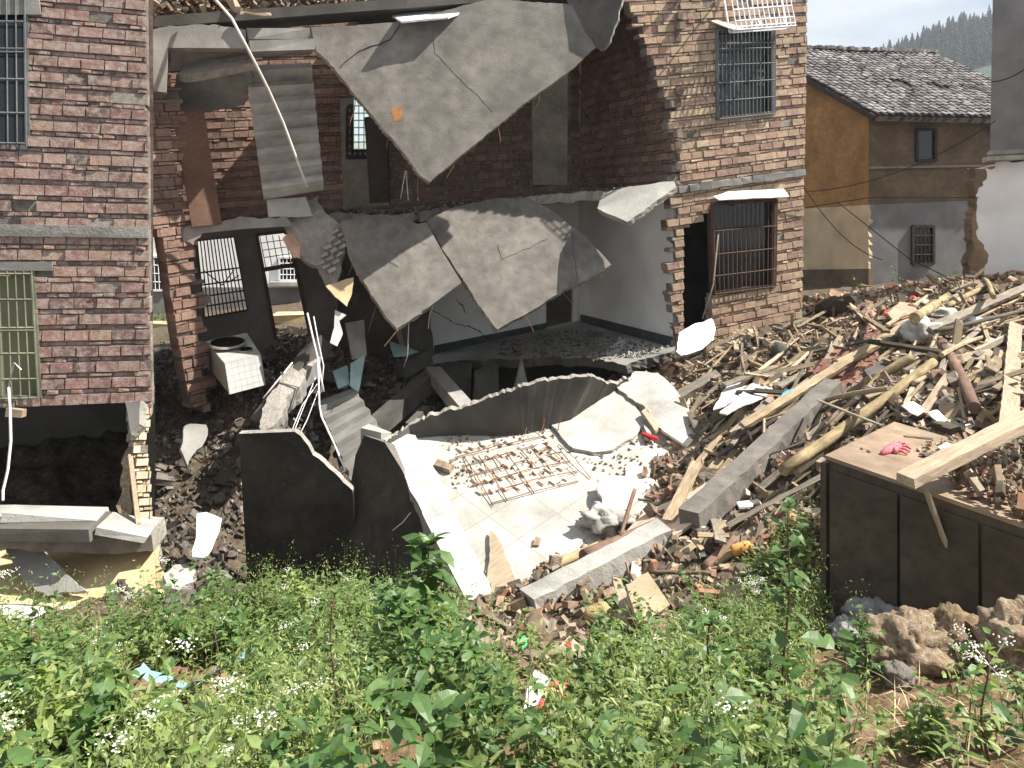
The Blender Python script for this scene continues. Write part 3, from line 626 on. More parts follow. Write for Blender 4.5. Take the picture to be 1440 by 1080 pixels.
# white room
slab('plastered_side_wall', Plane((946,480,14.55),(816,450,17.8),(946,0,14.55)), [(946,268),(946,488),(816,452),(803,275)], .1, [mPlasW, mBreak], chs, amp=0)
for q in [[(560,305),(768,288),(768,466),(612,499),(600,440),(590,400)], [(768,288),(816,278),(816,392),(768,400)], [(806,392),(816,390),(816,456),(806,460)]]:
    slab('plastered_rear_wall', Plane(PB.p+PB.n*.03, PB.p+PB.n*.03+PB.u, PB.p+PB.n*.03+PB.vv), q, .1, [mPlasW, mBreak], chs, amp=0)
mSk = M('skirting_paint', [(.05,.06,.065),(.08,.09,.095)], 5)
p2 = Plane(PB.p+PB.n*.035, PB.p+PB.n*.035+PB.u, PB.p+PB.n*.035+PB.vv)
slab('skirting', p2, [(768,454),(768,468),(612,501),(610,486)], .03, [mSk], chs, amp=0)
slab('skirting', Plane((944,480,14.5),(815,450,17.75),(944,0,14.5)), [(944,474),(944,489),(816,453),(816,442)], .03, [mSk], chs, amp=0)
for pts in ([(606,436),(628,447),(640,456),(662,460),(678,468),(686,478)], [(641,420),(650,430),(655,442)]):
    b = MB(); q = []
    for i in range(len(pts)-1):
        for k in range(5): q.append(p2.pt(pts[i][0]+(pts[i+1][0]-pts[i][0])*k/5+random.uniform(-1,1), pts[i][1]+(pts[i+1][1]-pts[i][1])*k/5+random.uniform(-1,1)))
    for i in range(len(q)-1): b.beam(q[i], q[i+1], .012*random.uniform(.5,2), .005, up=p2.n, j=.003)
    b.build('wall_crack', mBlack, chs)
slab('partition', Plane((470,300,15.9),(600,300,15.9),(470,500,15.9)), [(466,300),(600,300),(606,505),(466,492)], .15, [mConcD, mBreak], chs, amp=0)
slab('passage_shade_sheet', Plane((760,450,19.6),(830,450,19.6),(760,300,19.6)), [(740,260),(860,260),(860,480),(740,480)], .1, [mSoffit], chs, amp=0)  # near-black sheet standing in for the shade beyond the doorway
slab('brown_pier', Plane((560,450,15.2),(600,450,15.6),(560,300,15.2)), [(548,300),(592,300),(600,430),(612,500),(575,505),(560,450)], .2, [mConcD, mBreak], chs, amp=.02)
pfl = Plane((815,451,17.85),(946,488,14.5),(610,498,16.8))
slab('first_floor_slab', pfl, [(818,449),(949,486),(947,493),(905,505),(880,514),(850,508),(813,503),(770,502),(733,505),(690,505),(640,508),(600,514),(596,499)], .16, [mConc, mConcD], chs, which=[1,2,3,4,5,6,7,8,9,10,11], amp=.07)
slab('basement_shade_wall', Plane((540,520,16.4),(900,520,16.4),(540,700,16.4)), [(500,508),(930,500),(930,660),(500,660)], .2, [mSoffit], chs, amp=0)  # near-black sheet put in for the shade of the void
slab('fallen_panel', Plane((665,520,15.2),(700,520,15.4),(665,560,14.8)), [(668,520),(700,512),(704,566),(666,570)], .08, [mConcD, mConcD], chs, amp=.02)
slab('fallen_shard', Plane((727,505,15),(745,505,15.2),(727,560,14.7)), [(734,503),(746,552),(722,556)], .05, [mConc, mConc], chs, amp=.01)
slab('fallen_panel', Plane((620,520,15.6),(700,520,15.6),(620,560,15.3)), [(618,512),(664,510),(660,575),(625,580)], .06, [mConcD, mConcD], chs, amp=.02)
b = MB(); b.beam(P(520,608,12.9), P(613,525,14.6), .28, .30, j=.02); b.build('tilted_ground_beam', mConcD, chs)
b = MB(); b.beam(P(609,524,14.5), P(656,580,12.9), .26, .22, j=.015); b.build('fallen_beam', mConc, chs)
b = MB(); b.beam(P(575,600,12.9), P(600,575,13.6), .12, .1, j=.02); b.build('beam_stub', mConcD, chs); b = MB(); b.beam(P(600,500,15), P(560,520,14.6), .3, .25, j=.03); b.build('beam_stub', mConcD, chs)
# ground floor, left: grey wall with a barred window and a doorway onto the garden
pgl = Plane((280,400,15.0),(430,400,15.6),(280,300,15.0))
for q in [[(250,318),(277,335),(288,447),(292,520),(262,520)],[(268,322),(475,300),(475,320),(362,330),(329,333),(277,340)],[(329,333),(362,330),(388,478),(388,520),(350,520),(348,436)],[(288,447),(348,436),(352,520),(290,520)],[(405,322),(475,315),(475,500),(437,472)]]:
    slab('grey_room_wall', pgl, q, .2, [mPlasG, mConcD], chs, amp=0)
wq = [(277,338),(329,333),(348,436),(288,446)]
g, bl = bar_mesh(pgl, [k/11 for k in range(12)], [0,.42,.58,.73,.86,1], wq, .012, .04)
g2 = MB()
for (a0,t0,a1,t1) in ((.1,.4,.5,.62),(.5,.62,.85,.44),(.62,.6,.95,.52)): g2.beam(bl(a0,t0), bl(a1,t1), .02, .02)
wgr = g.build('window_grille', mIronK, chs); g2.build('grille_scroll', mIronK, wgr)
dq = [(361,330),(405,325),(436,471),(388,477)]
c = [pgl.pt(*q)+pgl.n*.02 for q in dq]; b = MB()
for i in (0,1,3): b.beam(c[i], c[(i+1)%4], .06, .08, up=pgl.n)
q1 = pgl.pt(372,379); q2 = pgl.pt(416,372); b.beam(q1, q2, .06, .08)
for k in range(5): b.beam(pgl.pt(365+k*9,331), pgl.pt(374+k*9,377), .015, .015)
for k in range(3): b.beam(pgl.pt(366+k*3,342+k*10), pgl.pt(409+k*3,336+k*10), .015, .015)
b.build('door_frame', mIronK, chs)
brick_wall('leaning_pier', Plane((206,300,12.3),(282,400,12.9),(206,35,12.3), udir=((206,300),(282,292))), [(196,32),(246,60),(248,150),(262,260),(280,400),(292,500),(306,575),(268,575),(250,480),(228,335),(214,322),(196,322)], [], [mBrickD, mMortarD], chs, thick=.3, rag=(0,1), rough=.03)
slab('leaning_door', Plane((250,160,12.7),(290,155,12.9),(290,315,12.75)), [(243,158),(286,152),(312,315),(270,319)], .05, [mDoor], chs, amp=0, label='reddish brown door leaning in the stair well')
# ---- stairs
def flight(name, TL, TR, BL, BR, n, dep, k=.62, mat=mConc, real=False, **kw):
    TL, TR, BL, BR = map(Vector, (TL, TR, BL, BR)); N = (TR-TL).cross(BL-TL).normalized()
    if N.dot(-TL) < 0: N = -N
    b = MB(); rows = []
    for i in range(n+1):
        t = i/n; rows.append((TL.lerp(BL, t), TR.lerp(BR, t), 0))
        if i < n:
            t = (i+k)/n
            if real:
                a_, c_ = (BL-TL)/n, (BR-TR)/n; a_.z = c_.z = 0; rows.append((TL.lerp(BL, i/n)+a_, TR.lerp(BR, i/n)+c_, 0))
            else: rows.append((TL.lerp(BL, t), TR.lerp(BR, t), dep))
    vs = []
    for L, R, d in rows:
        e = random.uniform(-.008,.008)
        for s in range(5):
            q = L.lerp(R, s/4); vs.append(q + N*(d*(1 if d else 1)+e + (random.uniform(-.02,.008) if d else 0)))
    m = len(rows); fs = [(i*5+s, i*5+s+1, (i+1)*5+s+1, (i+1)*5+s) for i in range(m-1) for s in range(4)]
    o = len(vs)
    for L, R, d in rows: vs += [L - N*.14, R - N*.14]
    for i in range(m-1):
        fs += [(i*5, (i+1)*5, o+2*(i+1), o+2*i), (i*5+4, o+2*i+1, o+2*(i+1)+1, (i+1)*5+4), (o+2*i, o+2*(i+1), o+2*(i+1)+1, o+2*i+1)]
    fs += [(0,1,2,3,4,o+1,o), tuple([(m-1)*5+s for s in range(4,-1,-1)] + [o+2*(m-1), o+2*(m-1)+1])]
    b.add(vs, fs); return b.build(name, mat, chs, **kw)
flight('upper_stair_flight', P(344,92,13.3), P(437,88,13.6), P(371,280,13.1), P(455,266,13.4), 8, .24, k=.58, mat=mStair)
flight('lower_stair_flight', P(443,566,13.1), P(496,545,13.4), P(500,694,11.0), P(558,642,11.3), 7, 0, mat=mConc, real=True)
slab('stair_landing', Plane((235,150,13.3),(345,150,13.5),(260,90,12.7)), [(236,148),(247,112),(256,98),(300,90),(346,84),(356,112),(344,148),(300,156),(262,158),(250,170)], .12, [mConc, mBreak], chs, which=[0,1,6,7,8,9], amp=.03)
slab('landing_edge', Plane((253,100,12.6),(355,80,12.9),(300,72,12.95)), [(250,104),(258,90),(275,86),(300,80),(338,72),(356,77),(357,88),(320,95),(272,105)], .14, [mConcL, mBreak], chs, which=[0,1,2,3,4,8], amp=.03)
slab('stair_foot_slab', Plane((376,280,13.2),(430,275,13.4),(376,305,13.15)), [(375,281),(430,276),(440,304),(378,306)], .1, [mConcL, mBreak], chs, amp=.01)
slab('left_floor_beam', Plane((262,320,12.7),(400,300,13.2),(262,350,12.7)), [(254,325),(262,318),(330,308),(402,304),(412,318),(340,322),(285,328),(272,345),(258,338)], .3, [mConc, mBreak], chs, which=[0,1,2,6,7,8], amp=.04)
slab('parapet_wall', Plane((262,60,14.6),(345,60,14.8),(262,200,14.6)), [(235,66),(350,66),(350,100),(235,100)], .1, [mSoffit], chs, amp=0)
# ---- windows of the facade
def cage(quad, name, lab, nu, vs_, glass=mGlass, mt=mIron, proud=.07, heart=False):
    c = [PFAC.pt(*q) for q in quad]
    b = MB(); b.hexa([x - PFAC.n*.12 for x in c] + [x - PFAC.n*.16 for x in c]); w = b.build('window', glass, chs, label=lab)
    f = MB()
    for i in range(4): f.beam(c[i]-PFAC.n*.02, c[(i+1)%4]-PFAC.n*.02, .06, .10, up=PFAC.n)
    f.build('frame', mt, w)
    g, bl = bar_mesh(PFAC, [i/nu for i in range(nu+1)], vs_, quad, .009, proud)
    if heart:
        for cxx in (.30, .74):
            for sgn in (-1, 1):
                g.tube([bl(cxx, .60), bl(cxx+sgn*.05, .56), bl(cxx+sgn*.075, .50), bl(cxx+sgn*.05, .475), bl(cxx+sgn*.02, .50)], .010, 4)
                g.tube([bl(cxx, .60), bl(cxx+sgn*.04, .66), bl(cxx+sgn*.06, .62)], .008, 4)
    g.build('bars', mt, w); return w
cage(upw, 'w', 'upper window of the facade behind a curled iron grille', 15, [0,.16,.22,.40,.60,.80,1], heart=True)
cage(low, 'w', 'lower window of the facade behind rusted vertical bars', 14, [0,.30,.56,.80,1], mt=mIronK)
slab('dark_garage_wall', Plane((955,400,16.6),(1010,400,16.9),(955,300,16.6)), [(938,280),(1100,280),(1100,500),(938,500)], .1, [mSoffit], chs, amp=0)
slab('window_hood', Plane((1003,276,14.6),(1108,272,15.1),(1020,262,15.0)), [(1003,276),(1012,281),(1110,276),(1100,263),(1070,264),(1030,267)], .02, [mPoly], chs, amp=.008, label='pale sheet hood over the lower window')
slab('window_hood', Plane((1000,30,14.6),(1035,38,14.8),(1010,24,15.0)), [(1000,29),(1033,42),(1048,38),(1040,26)], .02, [mPoly], chs, amp=0, label='small cream hood beside the upper window')
# ---- debris lying about on the roof
# ================================================================ HANGING AND BROKEN SLABS
slab('hanging_slab', Plane((440,50,12.75),(850,60,13.9),(605,255,12.75)), [(437,38),(500,36),(560,30),(620,17),(690,-2),(740,2),(800,6),(830,20),(846,46),(842,62),(800,100),(745,140),(690,185),(640,225),(605,256),(590,246),(568,215),(538,180),(505,140),(470,95),(445,70)], .14,
     [mConcW, mBreak], which=[1,2,3,4,5,6,7,8,9,10,11,12,13,15,16,17,18,19], amp=.013, step=.035, rim=1.8, label='huge triangular grey roof slab hanging point down with an orange rust stain', cat='slab')
slab('slab_fragment', Plane((800,0,13.9),(880,0,13.7),(845,65,13.8)), [(780,-30),(884,-30),(870,20),(858,58),(844,70),(820,40)], .14, [mConcD, mConc], amp=.03, label='dark slab fragment behind the right end of the big hanging roof slab', cat='slab')
slab('broken_slab', Plane((485,310,13.5),(612,312,13.8),(558,462,12.8)), [(479,312),(510,302),(560,303),(588,315),(599,312),(620,350),(649,397),(600,434),(558,462),(545,448),(520,410),(495,365)], .13, [mConcW, mBreak], which=[0,1,2,3,7,8,9,10,11], amp=.014, step=.035, rim=1.8, label='smaller grey floor slab hanging on the left behind the wider one', cat='slab')
slab('broken_slab', Plane((640,290,14.3),(845,355,14.3),(700,463,13.3)), [(600,311),(640,290),(700,279),(745,280),(780,298),(820,330),(845,355),(860,372),(820,395),(790,410),(745,438),(700,463),(685,445),(652,395),(620,345)], .13, [mConcW, mBreak], which=[0,1,2,3,4,5,6,7,8,9,10,11,12,13], amp=.013, step=.035, rim=1.8, label='wide grey floor slab hanging in front of the white room with a rounded top edge', cat='slab')
slab('white_slab_fragment', Plane((845,290,14.15),(948,258,14.0),(880,312,13.6)), [(840,293),(848,271),(885,262),(920,258),(948,255),(951,262),(915,288),(882,312),(862,303)], .1, [mConcL, mBreak], amp=.02, label='small white slab fragment jutting out at the floor edge beside the facade', cat='slab')
# rust stain, cracks: thin real marks on the big slab
def crackline(pl, pts, w, name, mat, parent):
    b = MB(); q = []
    for i in range(len(pts)-1):
        a, c = Vector(pts[i]), Vector(pts[i+1]); k = max(2, int((c-a).length/9))
        for j in range(k): 
            t = j/k; x = a.lerp(c, t) + Vector((random.uniform(-1,1), random.uniform(-1,1))); q.append(x)
    q.append(Vector(pts[-1])); q = [pl.pt(*x)+pl.n*.001 for x in q]
    for i in range(len(q)-1): b.beam(q[i], q[i+1]+(q[i+1]-q[i])*.1, .008, w*random.uniform(.6,1.4), up=pl.n)
    return b.build(name, mat, parent)
hs = bpy.data.objects['hanging_slab']; ph = Plane((440,50,12.75),(850,60,13.9),(605,255,12.75))
crackline(ph, [(563,36),(548,57),(534,62),(504,72),(484,88),(478,95)], .022, 'crack', mBlack, hs)
crackline(ph, [(608,45),(612,75),(640,105),(672,135),(692,157)], .006, 'seam', mConcD, hs)
mRust = M('rust_stain', [(.30,.12,.035),(.40,.22,.10)], 9, bump=0)
b = MB(); c = ph.uv(559,160); b.add([(c[0]+.10*random.uniform(.7,1.3)*math.cos(t*.5236), c[1]+.11*random.uniform(.7,1.3)*math.sin(t*.5236), .003) for t in range(12)], [tuple(range(12))]); b.build('rust_stain', mRust, hs, frame=ph.frame())
p3 = Plane((640,290,14.3),(845,355,14.3),(700,463,13.3)); hb = bpy.data.objects['broken_slab.001']
crackline(p3, [(805,315),(806,350),(812,390),(808,402)], .012, 'crack', mConcD, hb)
crackline(p3, [(700,345),(706,365),(735,352),(768,337)], .008, 'crack', mConcD, hb)
# ---- twisted concrete heap in the middle left
slab('torn_concrete', Plane((420,290,13.6),(480,300,13.7),(450,440,13.1)), [(424,282),(448,274),(458,300),(480,318),(484,345),(478,385),(466,402),(440,372),(412,340),(402,322),(414,300)], .16, [mBreak, mBreak], amp=.06, label='torn lump of concrete hanging below the stairs with ribbed marks', cat='concrete lump')
b = MB(); pt = Plane((420,290,13.55),(480,300,13.65),(450,440,13.05))
for i in range(5):
    for j in range(3):
        q = pt.pt(447+i*5+j*8, 372-i*11+j*5); b.beam(q, q+Vector((.11,.0,.05))+pt.n*.03, .05, .05, j=.012)
b.build('rib', mConcL, bpy.data.objects['torn_concrete'])
def shard(name, poly, Y, mat, label, cat, tilt=(0,0), thick=.02, amp=.006, edge=None):
    cxp = sum(q[0] for q in poly)/len(poly); cyp = sum(q[1] for q in poly)/len(poly)
    pl_ = Plane((cxp,cyp,Y),(cxp+30,cyp,Y+tilt[0]),(cxp,cyp+30,Y+tilt[1]))
    return slab(name, pl_, poly, thick, [mat, edge or mat], which=None, amp=amp, step=.05, label=label, cat=cat)
shard('terracotta_shard', [(398,334),(412,328),(424,345),(422,363),(412,362)], 13.0, mTerra, 'reddish shard hanging beside the torn concrete lump', 'shard', (.1,-.1), .05, .02)
shard('plaster_shard', [(458,402),(497,390),(495,412),(488,431),(472,418)], 12.8, mPlasY, 'greenish cream plaster shard under the torn concrete lump', 'shard', (.1,-.1), .04, .01, mBreak)
shard('tile_shard', [(471,436),(487,443),(477,451),(482,469),(474,487),(464,482),(470,460)], 12.7, mWhite, 'white zigzag tile shard above the lower stairs', 'shard', (.05,-.1), .03, .004)
shard('leaning_sheet', [(486,455),(512,450),(516,500),(496,506)], 14.2, mConcL, 'pale upright sheet behind the teal tiles', 'sheet', (.2,0), .04)
shard('teal_tile', [(493,511),(514,498),(507,540),(504,552),(492,542)], 13.3, mTealT, 'tall teal tile leaning above the lower stairs', 'tile', (.1,-.15), .03, .004)
shard('teal_tile', [(468,522),(488,514),(491,540),(476,546)], 13.4, mTealT, 'squat teal tile left of the tall one', 'tile', (.1,-.3), .03, .01)
shard('teal_tile', [(548,480),(588,494),(572,499),(554,500)], 14.8, mTealT, 'flat teal tile on the rubble under the left hanging slab', 'tile', (.1,-.6), .03, .01)
slab('broken_beam', Plane((395,540,12.3),(450,490,13.2),(420,560,12.0)), [(394,533),(420,510),(440,494),(452,481),(449,505),(424,538),(410,552),(392,590),(368,605),(372,570)], .3, [mBreak, mConc], amp=.05, label='cream broken beam end in the sun beside the pink wires', cat='beam')
b = MB(); b.beam(P(450,482,13.2), P(372,600,12.2), .32, .3, j=.05); b.build('wall_stump', mConcD, None, label='dark wall stump running down below the cream beam end', cat='wall')
# tiled kitchen stove
sv = empty('kitchen_stove', P(335,545,12.8), 'white tiled kitchen stove with a large round opening in its top', 'stove')
t = [P(316,511,12.4), P(367,499,12.85), P(347,468,13.7), P(290,480,13.25)]; dn = Vector((.09,-.05,-.46))
pm = Plane(t[0], t[1], t[0]+dn); im = pm.frame().inverted(); b = MB(); b.hexa([im @ q for q in t] + [im @ (q+dn) for q in t]); b.build('stove_body', mTileW, sv, frame=pm.frame())
N = (t[1]-t[0]).cross(t[2]-t[0]).normalized(); N = N if N.z > 0 else -N; ux = (t[1]-t[0]).normalized(); uy = N.cross(ux)
def disc(c, r, h, r2):
    b = MB(); n = 24; vs = []
    for rr, hh_ in ((r*1.12, .0), (r*1.06, .03), (r, .03), (r*.9, .008), (.01, .006)):
        vs += [c + (ux*math.cos(2*math.pi*k/n) + uy*math.sin(2*math.pi*k/n)*r2)*rr + N*hh_ for k in range(n)]
    for i in range(4): b.add([], [], 0)
    b.add(vs, [(i*n+k, i*n+(k+1)%n, (i+1)*n+(k+1)%n, (i+1)*n+k) for i in range(4) for k in range(n)])
    b.m = [1 if f[0] < n*2 else 0 for f in b.f]; return b
c0 = (t[0]+t[1]+t[2]*1.1+t[3]*1.5)/4.6
disc(P(320,484,13.05)+N*.01, .27, 0, .8).build('stove_opening', [mBlack, mConc], sv); disc(P(345,494,12.95)+N*.01, .11, 0, .8).build('small_opening', [mBlack, mConc], sv)  # black discs in place of holes, the inner shade in their colour
# white house glimpsed through the ruin
wh = empty('white_house', P(330,445,26), 'white house glimpsed through the ruined window and doorway', 'house')
pw = Plane((200,400,27),(500,400,28.5),(200,300,27))
slab('upper_wall', pw, [(120,200),(560,200),(560,404),(120,404)], .3, [mPlasW], wh, amp=0)
slab('lower_wall', pw, [(120,404),(560,404),(560,470),(120,470)], .25, [mRender], wh, amp=0)
for q in ([(393,362),(419,362),(419,394),(393,394)], [(205,360),(234,362),(236,408),(208,408)]): win(pw, q, wh, fr=mWhiteMet)
b = MB(); b.beam(pw.pt(380,398)+pw.n*.2, pw.pt(440,398)+pw.n*.2, .4, .12); b.build('sill', mConcL, wh)
b = MB(); b.beam(P(190,455,24), P(262,458,24), .6, .15, j=.03); b.beam(P(384,447,22), P(440,445,22), .7, .25, j=.03); b.build('garden_wall', mPlasY, None, label='low pale garden wall seen through the gap beside the brick house', cat='wall')

# ---- reinforcement sticking out of the broken edges
def rebars(parent, starts, outv, L, n_each=1, r=.006):
    b = MB()
    for (a, pl_) in starts:
        q = pl_ if isinstance(pl_, Vector) else pl_.pt(*a) - pl_.n*.06
        d = Vector(outv)+Vector((random.gauss(0,.25),random.gauss(0,.2),random.gauss(0,.3))); l = L*random.uniform(.5,1.3)
        m_ = q + d*l*.5; e = m_ + (d+Vector((random.gauss(0,.5),random.gauss(0,.3),-.6)))*l*.5
        bb = MB(); bb.tube([q-Vector(outv)*.05, q, m_, e], r, 5); bb.build('rebar', mSteelR, parent)
o_ = {o.name: o for o in bpy.data.objects}
rebars(o_['second_floor_slab'], [(None, pts[k] + Vector((0,.05,-.08))) for k in range(3, len(pts)-4, 6)], (0,-.7,-.5), .40)
rebars(o_['hanging_slab'], [((x,y), ph) for x, y in ((500,138),(548,192),(590,243),(640,222),(700,174),(760,130),(820,82),(455,80))], (0,-.2,-1), .25)
rebars(o_['broken_slab.001'], [((x,y), p3) for x, y in ((690,452),(735,440),(790,408),(845,376),(640,378),(700,281),(800,312))], (.2,-.2,-.8), .25)
rebars(o_['broken_slab'], [((x,y), Plane((485,310,13.5),(612,312,13.8),(558,462,12.8))) for x, y in ((500,366),(530,425),(560,460),(610,428))], (-.2,-.2,-.8), .25)
# ================================================================ FALLEN SLAB COMPLEX
PS = Plane((545,618,10.8),(690,850,8.2),(925,535,12.4), udir=((690,850),(990,640)))
fs_ = slab('fallen_floor_slab', PS, [(548,612),(600,600),(655,607),(735,612),(790,597),(860,545),(905,528),(928,533),(950,560),(975,590),(995,615),(985,650),(950,690),(930,735),(860,780),(800,812),(745,832),(692,848)], .18, [mSlabTop, mBreak],
     which=[2,3,4,5,6,7,8,9,10,11,12], amp=.035, label='huge pale tiled floor slab lying tilted in the sun in the middle of the ruin', cat='slab')
# plastered kerb along its left edge
PSk = Plane(PS.p+PS.n*.09, PS.p+PS.n*.09+PS.u, PS.p+PS.n*.09+PS.vv)
slab('white_kerb', PSk, [(540,617),(560,606),(584,612),(618,670),(660,765),(690,825),(692,848),(655,842),(600,735),(565,660)], .26, [mKerb, mBreak], fs_, which=[1,2,3,4,8,9], amp=.015)
# exposed steel mesh
b = MB()
def ps(px, py, d=.02): return PS.pt(px, py) + PS.n*d
for k in range(8):
    a = ps(652+k*19, 640-k*2.5+random.uniform(-5,5)); c = ps(697+k*19+random.uniform(-4,6), 712-k*5+random.uniform(-14,4)); m = (a+c)/2 + PS.n*random.uniform(0,.05); b.tube([a, m, c], .007, 4)
for k in range(6):
    a = ps(640+k*10, 645+k*13); c = ps(770+k*11+random.uniform(-14,6), 612+k*13+random.uniform(-3,3)); m = (a+c)/2 + PS.n*random.uniform(.01,.05); b.tube([a, m, c], .007, 4)
for k in range(9):
    a = ps(600+k*23, 612+random.uniform(-2,3)); b.tube([a, a+Vector((random.uniform(-.05,.05),.06,.12)), a+Vector((random.uniform(-.12,.12),.08,.26))], .006, 4)
b.build('rebar_mesh', mSteelR, fs_)
b = MB()
for k in range(8):
    for j in range(5):
        q = ps(650+k*17+j*7, 632-k*2.6+j*15, .015)
        if random.random() < .8: b.box(q, PS.u*.055*random.uniform(.7,1.2), PS.vv*.05*random.uniform(.7,1.2), PS.n*.015, j=.01)
b.build('mortar_cell', mPly, fs_)
slab('screed_patch', Plane(PS.p+PS.n*.05, PS.p+PS.n*.05+PS.u, PS.p+PS.n*.05+PS.vv), [(775,597),(800,583),(830,566),(866,546),(885,555),(900,580),(905,598),(890,615),(862,632),(835,636),(806,630),(790,615)], .045, [mConcL, mBreak], fs_, amp=.02)
slab('slab_corner', Plane(PS.p+PS.n*.10, PS.p+PS.n*.10+PS.u, PS.p+PS.n*.10+PS.vv), [(868,545),(893,522),(925,524),(950,548),(975,582),(992,612),(965,622),(925,600),(905,570)], .12, [mSlabTop, mBreak], fs_, amp=.03)
# curved parapet wall along the back edge
bot = [(548,640),(585,618),(620,614),(660,612),(700,614),(735,612),(765,605),(795,596),(830,570),(862,548),(900,532)]
top = [(545,620),(575,600),(605,584),(640,576),(690,560),(730,544),(780,534),(830,528),(855,540),(880,536),(912,524)]
b = MB(); N_ = 130; rows = [[], [], [], []]
def samp(L, t):
    x = t*(len(L)-1); i = min(int(x), len(L)-2); f = x-i; return (L[i][0]+(L[i+1][0]-L[i][0])*f, L[i][1]+(L[i+1][1]-L[i][1])*f)
for i in range(N_):
    t = i/(N_-1); B = PS.pt(*samp(bot, t)); tp = samp(top, t); Yt = B.y + .06 - .25*math.sin(t*math.pi)
    T = P(tp[0], tp[1]+5*noise.noise(Vector((t*24,0,1)))+3.5*noise.noise(Vector((t*90,5,1))), Yt)
    rows[0].append(B - PS.n*.15); rows[1].append(T)
    rows[2].append(T + Vector((0,.20,.03*noise.noise(Vector((t*50,2,2)))))); rows[3].append(B + Vector((0,.32,-.3)))
vs = [q for r in rows for q in r]; b.add(vs, [(r*N_+i, r*N_+i+1, (r+1)*N_+i+1, (r+1)*N_+i) for r in range(3) for i in range(N_-1)] , 0)
b.m = [0]*(N_-1) + [1]*(N_-1) + [0]*(N_-1); b.add([], [], 0)
b.f += [tuple(r*N_ for r in range(4)), tuple(r*N_+N_-1 for r in (3,2,1,0))]; b.m += [1, 1]
b.build('curved_parapet', [mConcD, mBreak], None, label='curved concrete parapet with shade in its dark face colour and a sunlit broken rim behind the fallen floor slab', cat='parapet')  # dark face colour carries the shade under the overhang
# dark walls under the slab, facing away from the sun, their shade also in the colour
PD = Plane((505,615,10.95),(690,848,8.25),(500,850,9.9))
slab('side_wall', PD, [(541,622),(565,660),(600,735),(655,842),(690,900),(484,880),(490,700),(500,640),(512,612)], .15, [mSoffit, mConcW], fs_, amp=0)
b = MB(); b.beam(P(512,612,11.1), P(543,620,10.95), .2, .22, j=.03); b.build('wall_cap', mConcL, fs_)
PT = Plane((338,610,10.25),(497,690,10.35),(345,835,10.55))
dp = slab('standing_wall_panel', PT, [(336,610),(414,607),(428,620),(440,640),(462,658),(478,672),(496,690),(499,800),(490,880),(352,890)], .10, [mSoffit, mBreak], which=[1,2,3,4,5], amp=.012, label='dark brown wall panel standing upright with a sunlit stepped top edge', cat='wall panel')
# yellow fallen plaster wall and white kerb under the brick house
slab('cream_wall_slab', Plane((20,800,9.5),(235,800,9.2),(60,870,8.6)), [(-60,768),(180,768),(216,755),(228,800),(242,868),(120,862),(20,850),(-60,850)], .12, [mPlasY, mBreak], which=[1,2,3], amp=.03, label='cream plastered wall slab fallen beneath the brick house', cat='slab')
slab('cream_shard', Plane((10,800,9.1),(120,800,9.0),(60,860,8.7)), [(8,770),(60,775),(88,800),(120,830),(66,838),(30,810)], .06, [mConc, mBreak], amp=.03, label='grey shard leaning on the cream wall slab', cat='shard')
slab('cream_board', Plane((-40,840,8.8),(70,850,8.8),(0,865,8.5)), [(-60,826),(60,838),(72,852),(-60,846)], .06, [mPlasY, mBreak], amp=.02, label='low cream board in front of the cream wall slab', cat='board')
b = MB(); b.beam(P(-120,862,8.3), P(172,868,8.5), .26, .07, j=.01); b.build('white_coping', mPlasW, None, label='long white painted coping lying at the edge of the weeds', cat='coping')
b = MB(); b.beam(P(100,880,8.35), P(165,884,8.45), .25, .12, j=.03); b.build('stone_block', mConc, None, label='grey block under the right end of the white coping', cat='stone')
slab('white_chair_seat', Plane((290,725,9.6),(312,735,9.6),(285,780,9.2)), [(277,722),(290,720),(312,729),(309,745),(298,772),(290,784),(271,783),(270,774),(276,755)], .04, [mWhite], amp=.006, label='white plastic panel lying on the dark rubble beside the standing wall panel', cat='panel')
slab('concrete_chunk', Plane((235,800,9.1),(280,805,9.1),(250,828,8.8)), [(230,808),(245,794),(262,793),(276,803),(272,818),(250,829),(238,826)], .14, [mConcL, mBreak], amp=.04, label='pale grey concrete chunk at the edge of the weeds below the white panel', cat='concrete chunk')
slab('plaster_chunk', Plane((255,600,11.5),(290,600,11.7),(265,650,11.3)), [(261,598),(290,597),(292,612),(284,628),(271,640),(264,655),(254,632),(258,612)], .07, [mConc, mBreak], amp=.03, label='pale plaster sheet leaning in the dark gap beside the brick house', cat='plaster')  # grey concrete colour puts the gap's shade onto the pale plaster
# long concrete beams in front of the slab
def bar(name, a, c, w, h, mat, label, cat, group=None, j=.012, up=(0,0,1), split=10, mats=None):
    a = Vector(a); c = Vector(c); x = (c-a).normalized(); y = Vector(up).cross(x).normalized(); z = x.cross(y); L = (c-a).length
    m = Matrix.Identity(4)
    for i, ax in enumerate((x, y, z)):
        for k in range(3): m[k][i] = ax[k]
    for k in range(3): m[k][3] = a[k]
    b = MB(); n = max(2, int(L/.12)) if split else 1; ring = []
    for i in range(n+1):
        jj = j*(2.2 if i in (0, n) else 1); r = lambda: random.uniform(-jj, jj)
        e = random.uniform(-.04,.04) if i in (0, n) else 0
        bow = 0
        ring.append([(L*i/n+e+r(), s*w/2+r(), t*h/2+r()+bow) for s, t in ((-1,-1),(1,-1),(1,1),(-1,1))])
    vs = [q for rg in ring for q in rg]; fs = [(i*4+k, i*4+(k+1)%4, (i+1)*4+(k+1)%4, (i+1)*4+k) for i in range(n) for k in range(4)]
    fs += [(3,2,1,0), tuple(n*4+k for k in range(4))]
    b.add(vs, fs); return b.build(name, mat, None, label, cat, group, frame=m)
